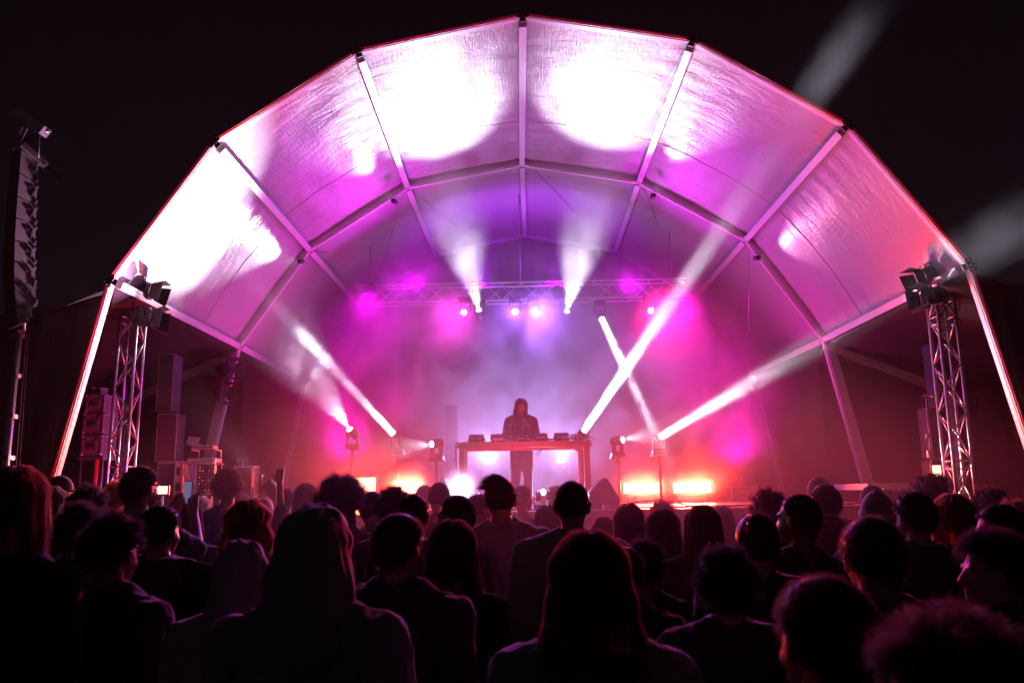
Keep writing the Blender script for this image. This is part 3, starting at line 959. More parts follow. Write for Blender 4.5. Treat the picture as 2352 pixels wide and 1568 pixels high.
# ---- line array on its lifting mast, far left
YA = 9.6
la = thing('line_array', 'curved hanging column of grey loudspeaker cabinets at the far left', 'loudspeaker', U(55, 345, YA))
ed = [(49, 343), (45, 397), (40, 450), (37, 500), (34, 551), (33, 600), (33, 651), (36, 704), (43, 752)]
tilt = [-24, -20, -14, -8, -3, 3, 13, 26]
for i in range(8):
    a = U(*ed[i], YA); b = U(*ed[i + 1], YA)
    th = math.radians(tilt[i]); dw = Vector((.66, .75, 0)).normalized(); wv = (dw * math.cos(th) + Vector((0, 0, math.sin(th)))) * .235
    if i == 7: b = U(42, 748, YA)
    g_ = .011
    up = (a - b).normalized() * g_
    pts = [a - up, b + up, b + up + wv * (1 if i < 7 else .45), a - up + wv]
    q = MB(); dy = Vector((-.75, .66, 0)).normalized() * .4
    vs = pts + [p + dy for p in pts]
    q.add(vs, [(0, 1, 2, 3), (7, 6, 5, 4), (0, 4, 5, 1), (1, 5, 6, 2), (2, 6, 7, 3), (3, 7, 4, 0)])
    cab = q.build('cabinet', 'case', la)
    c = (pts[0] + pts[1] + pts[2] + pts[3]) / 4
    q = MB(); n0 = Vector((-.66, -.75, 0)).normalized() * .012
    e0, e1 = pts[0] + dy * .03, pts[1] + dy * .03; f0, f1 = pts[0] + dy * .97, pts[1] + dy * .97
    q.add([e0, e1, f1, f0, e0 + n0, e1 + n0, f1 + n0, f0 + n0], [(0, 1, 2, 3), (7, 6, 5, 4), (0, 4, 5, 1), (1, 5, 6, 2), (2, 6, 7, 3), (3, 7, 4, 0)])
    q.build('front_grille', 'grille', cab)
    R = Matrix.Rotation(math.atan2(.75, .66), 3, 'Z') @ Matrix.Rotation(-th, 3, 'Y')
    nf = Vector((.75, -.66, 0)).normalized()
    q = MB(); q.box(c + wv * .1 + nf * .004 + Vector((0, 0, .04)), (.05, .012, .035), R); q.build('handle_recess', 'black', cab)
    q = MB(); q.box(c + wv * .3 + nf * .006, (.016, .014, .13), R); q.build('rigging_rail', 'alu_dark', cab)
    q = MB(); q.box(pts[3] + Vector((.0, .0, -.04)), (.03, .03, .035), R); q.build('hinge_lug', 'steel', cab)
    q = MB(); q.box(pts[2] + Vector((.0, .0, .04)), (.025, .03, .05), R); q.build('hinge_lug', 'steel', cab)
a = U(50, 334, YA); b = a + dw * .33 + Vector((0, 0, -.2))
for dy, w_ in ((0, .12), (.4, .1)):
    q = MB(); q.beam(a + Vector((0, dy, 0)), b + Vector((0, dy - .05, 0)), w_, .07); q.build('fly_bar', 'steel', la)
lt = thing('lifting_mast', 'lifting mast holding the speaker column at the far left edge', 'mast', (U(8, 1090, YA).x, YA, 0))
q = MB(); a = U(40, 258, YA); b = U(104, 304, YA); q.beam(a, b, .16, .12); q.build('head_beam', 'steel', lt)
for (p0, p1) in (((52, 292), (28, 346)), ((62, 296), (38, 342)), ((80, 300), (112, 302))):
    q = MB(); q.tube([U(*p0, YA), U(*p1, YA)], .018, 6); q.build('strut', 'steel', lt)
q = MB(); q.tube([U(92, 306, YA), U(88, 362, YA)], .009, 6); q.build('hoist_chain', 'steel', lt)
top = U(42, 758, YA + .1); bt = U(10, 1086, YA + .1); ft = bt + (bt - top) * (bt.z / (top.z - bt.z))
q = MB(); q.tube([U(58, 300, YA + .8), top + Vector((0, .1, 0))], .03, 8); q.build('upper_mast', 'alu_dark', lt)
q = MB(); q.tube([top, ft], .05, 10); q.build('mast', 'steel', lt)
q = MB(); q.tube([top + Vector((.1, 0, 0)), ft + Vector((.16, 0, 0))], .012, 6); q.tube([top + Vector((.13, 0, 0)), ft + Vector((.22, 0, 0))], .01, 6); q.build('winch_cable', 'rubber', lt)
for k in range(5):
    c = top + (ft - top) * (k * .13 + .02); q = MB(); q.box(c, (.14, .14, .05)); q.build('collar', 'alu_dark', lt)


def flight_case(c, size, label, group, panel_m='case', rz=0.0, badge=True, lo=True):
    c = Vector(c); w, d, h = size
    t = thing('flight_case', label, 'flight case', (c.x, c.y, c.z - h / 2), 0, group)
    R = Matrix.Rotation(rz, 3, 'Z')
    q = MB(); q.box(c, (w - .02, d - .02, h - .02), R); q.build('panel', panel_m, t)
    q = MB()
    for sx in (-1, 1):
        for sy in (-1, 1):
            q.box(c + R @ Vector((sx * (w / 2 - .012), sy * (d / 2 - .012), 0)), (.026, .026, h), R)
            q.box(c + R @ Vector((sx * (w / 2 - .01), sy * (d / 2 - .01), h / 2 - .02)), (.05, .05, .05), R, bev=.012)
            q.box(c + R @ Vector((sx * (w / 2 - .01), sy * (d / 2 - .01), -h / 2 + .02)), (.05, .05, .05), R, bev=.012)
    for sz in (-1, 1):
        for sy in (-1, 1):
            q.box(c + R @ Vector((0, sy * (d / 2 - .011), sz * (h / 2 - .011))), (w - .06, .022, .022), R)
        for sx in (-1, 1):
            q.box(c + R @ Vector((sx * (w / 2 - .011), 0, sz * (h / 2 - .011))), (.022, d - .06, .022), R)
    q.build('edging', 'silver', t)
    if badge:
        q = MB(); q.box(c + R @ Vector((0, -d / 2 + .002, 0)), (min(w, .34) * .45, .012, min(h, .34) * .42), R); q.build('handle_dish', 'silver', t)
        q = MB(); q.box(c + R @ Vector((0, -d / 2 - .008, 0)), (min(w, .34) * .3, .012, min(h, .34) * .14), R); q.build('handle', 'black', t)
        q = MB()
        for sx in (-1, 1): q.box(c + R @ Vector((sx * w * .3, -d / 2 - .003, h * .3)), (.045, .012, .06), R)
        q.build('latch', 'silver', t)
    return t


GFC = 'flight cases stacked at the left wing'
YC = 12.6
for (x0, y0, x1, y1, lb) in ((196, 905, 236, 946, 'second case from the top of the flight case stack'), (190, 948, 233, 996, 'third flight case down, red lit, in the left stack'),
                             (186, 998, 229, 1046, 'lowest flight case of the left stack')):
    a = U(x0, y0, YC); b = U(x1, y1, YC)
    flight_case(((a.x + b.x) / 2, YC + .25, (a.z + b.z) / 2), (b.x - a.x, .45, a.z - b.z - .01), lb, GFC)
a = U(205, 887, YC); b = U(224, 904, YC)
flight_case(((a.x + b.x) / 2, YC + .2, (a.z + b.z) / 2), (b.x - a.x, .2, a.z - b.z - .005), 'tiny case on top of the flight case stack', GFC, badge=False)
b = U(208, 1047, YC)
t = thing('case_stand', 'dark steel trolley carrying the flight case stack', 'trolley', (b.x, YC + .25, 0))
q = MB(); q.box((b.x, YC + .25, b.z - .03), (.4, .5, .05)); q.build('top', 'steel', t)
for sx in (-1, 1):
    for sy in (-1, 1):
        q = MB(); q.tube([(b.x + sx * .17, YC + .25 + sy * .2, b.z - .05), (b.x + sx * .17, YC + .25 + sy * .2, 0)], .02, 8); q.build('leg', 'steel', t)
q = MB(); q.tube([(b.x, YC + .2, b.z - .05), (b.x, YC + .2, 0)], .035, 8); q.build('strut', 'glow_and_strut_red', t)


# ---- tall slim speakers either side
def column_speaker(x0, y0, x1, y1, Y, label, group, skew=0, d=.4):
    a = U(x0, y0, Y); b = U(x1, y1, Y)
    w = b.x - a.x; h = a.z - b.z
    c = Vector(((a.x + b.x) / 2, Y + d / 2, (a.z + b.z) / 2))
    t = thing('column_speaker', label, 'loudspeaker', (c.x, c.y, b.z), 0, group)
    R = Matrix.Rotation(skew, 3, 'Z')
    q = MB(); q.box(c, (w, d, h), R, bev=.012); q.build('cabinet', 'black', t)
    q = MB(); q.box(c + R @ Vector((0, -d / 2 - .004, 0)), (w - .03, .012, h - .03), R); q.build('grille', 'grille', t)
    q = MB(); e = .008
    for sx in (-1, 1): q.box(c + R @ Vector((sx * (w / 2 - e), -d / 2 - .012, 0)), (e * 1.3, .014, h), R)
    for sz in (-1, 1): q.box(c + R @ Vector((0, -d / 2 - .012, sz * (h / 2 - e))), (w - e * 4, .014, e * 1.3), R)
    q.build('trim', 'silver', t)


GSL = 'slim loudspeakers stacked beside the left tower'
column_speaker(364, 812, 391, 944, 12.8, 'upper slim dark loudspeaker of the left stack', GSL, .1)
column_speaker(361, 949, 399, 1060, 12.7, 'middle wide dark loudspeaker of the left stack', GSL, .1)
column_speaker(361, 1062, 399, 1150, 12.7, 'lowest dark loudspeaker of the left stack behind the phone', GSL, .1)
b = U(380, 1151, 12.7); q = MB(); q.box((b.x, 12.9, b.z / 2 - .004), (.5, .5, b.z - .012), bev=.01); o = q.build('speaker_plinth', 'black')
tag(o, 'black plinth beneath the left stack of slim loudspeakers', 'plinth')
GSR = 'slim loudspeakers stacked behind the right tower'
column_speaker(2141, 786, 2163, 930, 12.9, 'upper slim dark loudspeaker behind the right tower', GSR, -.08)
column_speaker(2131, 934, 2172, 1052, 12.8, 'middle wide dark loudspeaker behind the right tower', GSR, -.08)
column_speaker(2141, 1055, 2182, 1118, 12.8, 'lowest dark loudspeaker behind the right tower', GSR, -.08)
b = U(2160, 1119, 12.8); q = MB(); q.box((b.x, 13.0, b.z / 2 - .004), (.5, .5, b.z - .012), bev=.01); o = q.build('speaker_plinth', 'black')
tag(o, 'black plinth beneath the right stack of slim loudspeakers', 'plinth')

# ---- work light, red rail and mic stand at the right wing
p = U(2152, 1084, 12.2)
t = thing('work_light', 'small bright white work light at the foot of the right tower', 'work light', (p.x, p.y, p.z - .2))
q = MB(); q.box(p + Vector((0, .03, 0)), (.15, .05, .25), bev=.01); q.build('housing', 'black', t)
q = MB(); q.box(p + Vector((0, -.002, 0)), (.12, .02, .2)); q.build('diffuser', 'lens_r', t)
q = MB(); q.tube([p + Vector((0, .04, -.12)), (p.x, p.y + .04, .02)], .02, 8); q.build('stand', 'steel', t)
L = bpy.data.lights.new('work_lamp', 'AREA'); L.size = .15; L.energy = 14; L.color = (1, .55, .4)
o = bpy.data.objects.new('work_lamp', L); COL.objects.link(o); o.location = p + Vector((0, -.05, 0)); o.rotation_euler = Vector((-.2, -1, 0)).to_track_quat('-Z', 'Y').to_euler()
a = U(1992, 1110, 13.2); b = U(2112, 1108, 13.2)
t = thing('side_platform', 'red lit low platform edge between the rear leg and the right tower', 'platform', ((a.x + b.x) / 2, 13.2, 0))
q = MB(); q.box(((a.x + b.x) / 2, 13.9, a.z - .05), (b.x - a.x, 1.4, .1)); q.build('deck', 'alu', t)
for x in (a.x + .05, b.x - .05):
    for y in (13.3, 14.5):
        q = MB(); q.tube([(x, y, 0), (x, y, a.z - .1)], .025, 8); q.build('leg', 'steel', t)
for px in (2054, 2066):
    p = U(px, 1123, 13.1); q = MB(); q.box(p, (.05, .03, .04)); o = q.build('socket_box', 'whiteplate')
    tag(o, f'small white socket box under the red platform edge, the {"left" if px < 2060 else "right"} one', 'socket box', 'white socket boxes under the platform')
t = thing('microphone_stand', 'tall microphone stand with a horizontal microphone in front of the right speakers', 'microphone stand', U(2128, 1100, 12.3))
s0 = U(2129, 1000, 12.3); base = U(2134, 1100, 12.3); base.z = 0
q = MB(); q.tube([base, U(2127, 914, 12.3)], .012, 8); q.build('pole', 'steel', t)
q = MB(); q.tube([U(2121, 912, 12.3), U(2122, 907, 12.3), U(2132, 909, 12.3)], .011, 8); q.build('clip', 'steel', t)
q = MB(); q.lathe(U(2125, 907, 12.28), (.95, 0, -.15), [(0, .012), (.08, .016), (.1, .026), (.14, .024), (.16, .01)], 12); q.build('microphone', 'steel', t)
q = MB(); q.box(s0, (.045, .045, .08), bev=.01); q.box(s0 - Vector((0, 0, .28)), (.05, .05, .12), bev=.01); q.build('clutch', 'steel', t)
q = MB(); q.tube([U(2121, 910, 12.27), U(2116, 935, 12.27), U(2125, 965, 12.26), U(2124, 1010, 12.26), U(2121, 1060, 12.27)], .007, 6); q.build('cable', 'rubber', t)
for k in range(3):
    an = k * 2.09 + .4; q = MB(); q.tube([base + Vector((0, 0, .25)), base + Vector((math.cos(an) * .3, math.sin(an) * .3, .01))], .009, 6); q.build('leg', 'steel', t)

# ---- keyboard rig at the left of the stage
YK = 12.6
t = flight_case((U(408, 1100, YK).x, YK + .3, SZ + .42), (20 * PX(YK), .55, .84), 'tall pale flight case standing on end with three slot handles', None, 'cream', 0.0, badge=False)
cx = U(408, 1100, YK).x
for k in range(3):
    q = MB(); q.box((cx, YK + .012, SZ + .2 + k * .24), (.055, .02, .12)); q.build('handle_recess', 'black', t)
kt = thing('keyboard_stand', 'tubular keyboard stand with dangling cables at the left of the stage', 'stand', (U(455, 1100, YK).x, YK, SZ))
x0, x1 = U(422, 1062, YK).x, U(492, 1062, YK).x
zt = U(450, 1064, YK).z
for x in (x0 + .03, x1 - .03):
    for y in (YK + .05, YK + .4):
        q = MB(); q.tube([(x, y, SZ), (x, y, zt)], .014, 8); q.build('leg', 'alu', kt)
q = MB()
for y in (YK + .05, YK + .4): q.tube([(x0, y, zt), (x1, y, zt)], .014, 8)
q.build('rail', 'alu', kt)
q = MB(); zt2 = U(450, 1032, YK).z
for x in (x0 + .06, x1 - .06): q.tube([(x, YK + .42, zt), (x, YK + .42, zt2), (x, YK + .12, zt2)], .012, 8)
q.build('upper_tier', 'alu', kt)
kb = thing('keyboard', 'white keyed synthesizer on the lower tier of the keyboard stand', 'synthesizer', ((x0 + x1) / 2, YK + .2, zt))
q = MB(); q.box(((x0 + x1) / 2, YK + .22, zt + .05), (x1 - x0 - .03, .3, .07), bev=.01); q.build('case', 'cream', kb)
for i in range(14):
    q = MB(); w_ = (x1 - x0 - .08) / 14; q.box((x0 + .04 + w_ * (i + .5), YK + .062, zt + .05), (w_ * .86, .012, .05)); q.build('key', 'whiteplate', kb)
sm = thing('sampler', 'small box of knobs on the upper tier of the keyboard stand', 'synthesizer', ((x0 + x1) / 2, YK + .25, zt2))
q = MB(); q.box(((x0 + x1) / 2 - .02, YK + .25, zt2 + .045), (x1 - x0 - .14, .24, .06), bev=.008); q.build('case', 'cream', sm)
for i in range(7):
    q = MB(); q.lathe((x0 + .1 + i * .05, YK + .125, zt2 + .045), (0, -1, 0), [(0, .012), (.015, .01)], 8); q.build('knob', 'black', sm)
lp = thing('laptop', 'open laptop lit red standing on the sampler', 'laptop', (x0 + .1, YK + .2, zt2 + .08))
lc = U(440, 1013, YK + .1); R = Matrix.Rotation(-.35, 3, 'X') @ Matrix.Rotation(.15, 3, 'Y')
q = MB(); q.box((lc.x, YK + .22, zt2 + .086), (.2, .15, .012), bev=.003); q.build('base', 'silver', lp)
q = MB(); q.box((lc.x, YK + .16, zt2 + .155), (.2, .008, .13), R); q.build('lid', 'silver', lp)
q = MB(); q.box((lc.x, YK + .152, zt2 + .155), (.04, .006, .04), R); q.build('lid_badge', 'whiteplate', lp)
md = thing('modular_rack', 'rack of small glowing red knobs below the synthesizer', 'rack', (x1 - .15, YK, SZ))
mx0, mx1 = U(458, 1100, YK).x, U(495, 1100, YK).x
mz1, mz0 = U(470, 1066, YK).z, U(470, 1140, YK).z
q = MB(); q.box(((mx0 + mx1) / 2, YK - .02, (mz0 + mz1) / 2), (mx1 - mx0, .1, mz1 - mz0 - .02), bev=.006); q.build('case', 'black', md)
rs = random.Random(3)
for j in range(9):
    for i in range(5):
        q = MB(); q.box((mx0 + .03 + i * (mx1 - mx0 - .06) / 4, YK - .075, mz1 - .05 - j * (mz1 - mz0 - .1) / 8), (.016, .012, .016)); q.build('knob', 'led_and_print_red' if rs.random() < .35 else 'silver', md)
t = thing('patch_cables', 'tangle of thin patch cables hanging from the keyboard rig', 'cables', (x0 + .1, YK - .1, SZ))
for k in range(12):
    xa = rs.uniform(x0, x1); xb = xa + rs.uniform(-.2, .2); za_ = zt + rs.uniform(-.02, .1); zb_ = SZ + rs.uniform(.02, .45)
    pts = [(xa + (xb - xa) * u + .05 * math.sin(u * 6 + k), YK - .1 - .05 * math.sin(u * 3.1), za_ + (zb_ - za_) * u - .12 * math.sin(u * 3.14)) for u in [i / 9 for i in range(10)]]
    q = MB(); q.tube(pts, .005, 5); q.build('cable', 'rubber', t)
flight_case((U(556, 1105, 13.4).x, 13.6, U(556, 1105, 13.4).z), (43 * PX(13.4), .3, 70 * PX(13.4)), 'red rimmed amplifier cabinet standing behind the tall afro', None, 'grille', badge=False)
for i, nm in enumerate(('left', 'middle', 'right')):
    c = U(545 + i * 10, 1069, 13.6); c.z = U(556, 1070, 13.6).z + .004
    q = MB(); q.lathe(c, (0, 0, 1), [(0, .024), (.1, .024), (.13, .01), (.155, .01)], 10)
    tag(q.build('bottle', 'glass'), nm + ' one of the three thin bottles on the red rimmed cabinet', 'bottle', 'bottles on the red rimmed cabinet')
# amplifier box on the right of the stage
flight_case((U(1709, 1126, 15.8).x, 16.0, SZ + .15), (58 * PX(15.8), .45, .3), 'low wide flight case with bright edging on the right of the stage', None, 'case', badge=True)

# ---- monitors
def wedge(x0, x1, y0, y1, Y, label, flip=1):
    a = U(x0, y1, Y); b = U(x1, y0, Y)
    w = b.x - a.x; h = b.z - SZ
    t = thing('stage_monitor', label, 'monitor speaker', ((a.x + b.x) / 2, Y + .2, SZ), 0, 'wedge monitors on the stage')
    # profile seen from the crowd: slanted front turned towards the DJ
    P = [(0, 0), (1, 0), (1, .35), (.62, 1), (.45, 1), (0, .52)]
    if flip < 0: P = [(1 - x, z) for x, z in P][::-1]
    vs = [(a.x + x * w, Y, SZ + z * h) for x, z in P] + [(a.x + x * w, Y + .5, SZ + z * h) for x, z in P]
    n = len(P)
    q = MB(); q.add(vs, [tuple(range(n)), tuple(range(n, 2 * n))[::-1]] + [(i, i + n, (i + 1) % n + n, (i + 1) % n) for i in range(n)])
    q.build('cabinet', 'black', t)
    i0, i1 = (4, 5) if flip > 0 else (0, 1)
    A = Vector((a.x + P[i0][0] * w, Y, SZ + P[i0][1] * h)); B = Vector((a.x + P[i1][0] * w, Y, SZ + P[i1][1] * h))
    nn = (B - A).cross(Vector((0, 1, 0))).normalized()
    if nn.z < 0: nn = -nn
    q = MB(); q.add([A + nn * .01 + Vector((0, .02, 0)), B + nn * .01 + Vector((0, .02, 0)), B + nn * .01 + Vector((0, .48, 0)), A + nn * .01 + Vector((0, .48, 0)),
                     A + Vector((0, .02, 0)), B + Vector((0, .02, 0)), B + Vector((0, .48, 0)), A + Vector((0, .48, 0))],
                    [(0, 1, 2, 3), (7, 6, 5, 4), (0, 4, 5, 1), (1, 5, 6, 2), (2, 6, 7, 3), (3, 7, 4, 0)])
    q.build('grille', 'grille', t)
    q = MB(); q.tube([A + Vector((0, 0, .008)), B + Vector((0, 0, .008))], .007, 6); q.build('trim', 'silver', t)


wedge(1354, 1421, 1098, 1164, 11.6, 'wedge monitor right of the table with a slanted grille')
wedge(1000, 1034, 1096, 1150, 12.2, 'small wedge monitor left of the table behind the heads', -1)

# ---- DJ table and its gear
YD = 12.8
tb = thing('dj_table', 'wide timber table with square legs carrying the DJ decks', 'table', (U(1204, 1020, YD).x, YD + .3, SZ))
xl_, xr_ = U(1049, 1020, YD).x, U(1358, 1020, YD).x
z1 = U(1204, 1013, YD).z; z0 = U(1204, 1027, YD).z
q = MB(); q.box(((xl_ + xr_) / 2, YD + .02, (z0 + z1) / 2), (xr_ - xl_, .04, z1 - z0), bev=.004); q.build('apron', 'wood', tb)
q = MB(); q.box(((xl_ + xr_) / 2, YD + .42, z1 - .012), (xr_ - xl_ - .01, .74, .022), bev=.004); q.build('tabletop', 'wood', tb)
q = MB(); q.box(((xl_ + xr_) / 2, YD + .78, (z0 + z1) / 2 - .01), (xr_ - xl_, .04, z1 - z0), bev=.004); q.build('apron', 'wood', tb)
for x, w_ in ((xl_ + .08, .09), (xr_ - .07, .1)):
    q = MB(); q.box((x, YD + .075, (SZ + z0) / 2), (w_, .07, z0 - SZ - .002), bev=.004); q.build('leg', 'wood', tb)
for x in (xl_ + .09, xr_ - .14):
    q = MB(); q.box((x, YD + .72, (SZ + z0) / 2), (.06, .06, z0 - SZ - .002), bev=.004); q.build('leg', 'wood', tb)
q = MB(); q.box(((xl_ + xr_) / 2, YD + .76, SZ + .14), (xr_ - xl_ - .4, .03, .05)); q.build('stretcher', 'wood', tb)


def text_mesh(s, size, loc, m, parent, rot=(math.radians(90), 0, 0), name='lettering'):
    cu = bpy.data.curves.new('t', 'FONT'); cu.body = s; cu.size = size; cu.extrude = .0008; cu.align_x = 'CENTER'; cu.align_y = 'CENTER'; cu.resolution_u = 1
    tmp = bpy.data.objects.new('t', cu); COL.objects.link(tmp)
    tmp.location = loc; tmp.rotation_euler = rot
    bpy.context.view_layer.update()
    dg = bpy.context.evaluated_depsgraph_get()
    me = bpy.data.meshes.new_from_object(tmp.evaluated_get(dg)); me.transform(tmp.matrix_world)
    bpy.data.objects.remove(tmp); bpy.data.curves.remove(cu)
    me.name = name
    me.materials.clear(); me.materials.append(MT[m])
    o = bpy.data.objects.new(name, me); COL.objects.link(o)
    o.parent = parent; o.matrix_parent_inverse = parent_inv(parent)
    return o


PL = ['leftmost of the four black decks on the DJ table', 'second deck from the left, beside the DJ', 'third deck from the left, right of the DJ', 'rightmost deck, next to the pile of cables']
for i, (x0, x1, y0) in enumerate(((1076, 1112, 997), (1126, 1160, 998), (1226, 1258, 998), (1272, 1308, 996))):
    a = U(x0, y0, YD + .15); b = U(x1, 1010, YD + .15)
    t = thing('media_player', PL[i], 'DJ deck', ((a.x + b.x) / 2, YD + .3, z1), 0, 'black decks in a row on the DJ table')
    w = b.x - a.x; cxm = (a.x + b.x) / 2
    q = MB(); q.box((cxm, YD + .34, z1 + .055), (w, .4, .09), bev=.01); q.build('chassis', 'plastic', t)
    q = MB(); q.box((cxm, YD + .2, z1 + .115), (w * .95, .05, .035), Matrix.Rotation(.5, 3, 'X'), bev=.004); q.build('display_hood', 'plastic', t)
    q = MB(); q.lathe((cxm, YD + .4, z1 + .098), (0, 0, 1), [(0, .1), (.012, .1), (.016, .09)], 24); q.build('jog_wheel', 'alu_dark', t)
    text_mesh('Pioneer DJ', .034, (cxm, YD + .137, z1 + .065), 'led_and_print_red', t)  # printed lettering, given a red glow of its own
t = thing('dj_mixer', 'black mixer with knobs in front of the DJ between the decks', 'mixer', (U(1193, 1010, YD).x, YD + .34, z1))
cxm = U(1193, 1010, YD).x
q = MB(); q.box((cxm, YD + .36, z1 + .05), (.34, .42, .08), bev=.01); q.build('chassis', 'plastic', t)
for i in range(5):
    for j in range(4):
        q = MB(); q.lathe((cxm - .13 + i * .065, YD + .2 + j * .08, z1 + .09), (0, 0, 1), [(0, .011), (.02, .008)], 8); q.build('knob', 'silver', t)
for (px, lb, w_) in ((1235, 'flat black effects box right of the mixer', .22), (1175, 'pair of headphones lying left of the mixer', .12)):
    p = U(px, 1000, YD + .45)
    if w_ > .2:
        q = MB(); q.box((p.x, YD + .5, z1 + .11), (w_, .15, .05), bev=.008); o = q.build('effects_box', 'plastic'); tag(o, lb, 'effects box')
    else:
        t = thing('headphones', lb, 'headphones', (p.x, YD + .2, z1 + .02))
        for s in (-1, 1):
            q = MB(); q.lathe((p.x + s * .06, YD + .1, z1 + .05), (s, 0, 0), [(-.02, .03), (0, .042), (.02, .035)], 12); q.build('ear_cup', 'plastic', t)
        q = MB(); q.tube([(p.x + .085 * math.cos(a_), YD + .1, z1 + .05 + .09 * math.sin(a_)) for a_ in [i * math.pi / 10 for i in range(11)]], .007, 6); q.build('headband', 'plastic', t)
t = thing('table_cables', 'messy pile of cables along the front and right end of the table', 'cables', (xr_ - .1, YD + .1, z1))
rs = random.Random(11)
for k in range(26):
    if k < 14: xa = rs.uniform(xr_ - .34, xr_ - .05); sp = .22; hz = .13
    else: xa = rs.uniform(xl_ + .2, xr_ - .3); sp = .5; hz = .05
    pts = [Vector((xa + sp * (i / 12 - .5) * rs.uniform(.6, 1.2) + .03 * math.sin(i + k), YD + .06 + rs.uniform(-.02, .02) + .03 * math.sin(i * .7 + k), z1 + .012 + hz * rs.random() * abs(math.sin(i / 12 * 3.14)) * 1.1)) for i in range(13)]
    sm_ = [pts[0]] + [(pts[i - 1] + pts[i] * 2 + pts[i + 1]) / 4 for i in range(1, 12)] + [pts[-1]]
    q = MB(); q.tube(sm_, .006, 5); q.build('cable', 'rubber' if k % 3 else 'whiteplate', t)
for (pts, m_) in (([(1049, 1013), (1046, 1020), (1046, 1050), (1047, 1085), (1044, 1110)], 'rubber'), ([(1051, 1015), (1048, 1030), (1049, 1070), (1048, 1100), (1050, 1130)], 'rubber'),
                  ([(1047, 1048), (1042, 1058), (1040, 1062)], 'rubber'), ([(1332, 1030), (1333, 1060), (1337, 1085), (1344, 1105)], 'rubber'), ([(1243, 1030), (1240, 1042), (1232, 1047), (1231, 1041), (1240, 1034), (1252, 1029)], 'rubber'),
                  ([(1352, 1015), (1362, 1012), (1368, 1022), (1360, 1030), (1352, 1027)], 'whiteplate')):
    q = MB(); q.tube([U(*p_, YD - .03) for p_ in pts], .006, 5); q.build('cable', m_, t)

# ---- small things at the stage lip
for (px, lb) in ((1107, 'small unlit moving head on the stage lip left of the crew cut'), (1237, 'small unlit moving head on the stage lip below the table')):
    p = U(px, 1146, 11.4); p.z = SZ + .2
    moving_head(p, p + Vector((0, -.3, -.15)), 'glass', True, .5, lb, 'unlit moving heads on the stage lip')
for (px, lb, w_) in ((1393, 'small grey stage box in front of the right monitor', .1), (2008, 'white cable box lying on the right end of the stage lip', .2), (1128, 'power strip lying on the stage lip under the table', .24)):
    p = U(px, 1160, 11.25); q = MB(); q.box((p.x, 11.25, SZ + .035), (w_, .1, .07), bev=.008); o = q.build('cable_box', 'cream'); tag(o, lb, 'cable box')
t = thing('stage_cables', 'black cables snaking along the stage lip', 'cables', (1.4, 11.1, SZ))
for k in range(7):
    x0 = [1.0, 1.2, 1.9, 2.6, 3.4, 4.2, -.8][k]
    pts = [(x0 + i * .13, 11.12 + .09 * math.sin(i * .8 + k), SZ + .012 + (.1 * math.sin(i / 9 * 3.14) if k == 0 else .02 * abs(math.sin(i)))) for i in range(10)]
    q = MB(); q.tube(pts, .009, 5); q.build('cable', 'rubber', t)

# ================================================================ people
def hair_mat(name, col, trans=.5, rough=.4):
    M = mat(name, col, rough, spec=.4, var=.25, vscale=30)
    n = M.node_tree
    b = n.nodes['Principled BSDF']
    tr = n.nodes.new('ShaderNodeBsdfTranslucent')
    tr.inputs['Color'].default_value = (*[min(1, c * 1.7 + .05) for c in col], 1)
    mx = n.nodes.new('ShaderNodeMixShader'); mx.inputs['Fac'].default_value = trans
    out = [x for x in n.nodes if x.type == 'OUTPUT_MATERIAL'][0]
    n.links.new(b.outputs[0], mx.inputs[1]); n.links.new(tr.outputs[0], mx.inputs[2])
    n.links.new(mx.outputs[0], out.inputs['Surface'])
    return M


MT['h_black'] = hair_mat('black_hair', (.03, .022, .02))
MT['h_brown'] = hair_mat('brown_hair', (.1, .055, .03))
MT['h_fair'] = hair_mat('fair_hair', (.34, .2, .1))
MT['h_grey'] = hair_mat('grey_hair', (.3, .29, .28))
MT['h_redglow'] = hair_mat('red_glow_hair', (.2, .07, .03))  # red stage glow on dark hair put into its colour
MT['skin'] = mat('skin_light', (.45, .27, .19), .5, spec=.4, bump=.15, bscale=90, bdist=.001)
MT['skin_b'] = mat('skin_brown', (.16, .085, .05), .45, spec=.4, bump=.15, bscale=90, bdist=.001)
MT['c_black'] = mat('black_cotton', (.015, .015, .017), .9, sheen=.35, bump=.3, bscale=45, bdist=.004)
MT['c_grey'] = mat('grey_marl_cotton', (.3, .28, .3), .92, sheen=.4, bump=.35, bscale=45, bdist=.004, var=.12)
MT['c_navy'] = mat('navy_cotton', (.03, .035, .07), .9, sheen=.35, bump=.3, bscale=45, bdist=.004)
MT['c_olive'] = mat('olive_jacket', (.06, .06, .03), .8, sheen=.2, bump=.3, bscale=45, bdist=.004)
MT['c_rust'] = mat('rust_knit', (.16, .05, .03), .95, sheen=.5, bump=.6, bscale=90, bdist=.004)
MT['c_white'] = mat('pale_cotton', (.42, .4, .4), .9, sheen=.3, bump=.3, bscale=45, bdist=.004)
MT['denim'] = mat('dark_denim', (.02, .028, .05), .9, bump=.3, bscale=120, bdist=.002)
MT['eye'] = mat('eye_white', (.7, .68, .66), .15)
MT['print'] = mat('pink_print', (.85, .25, .4), .6)
MT['printw'] = mat('white_print', (.75, .7, .72), .6)


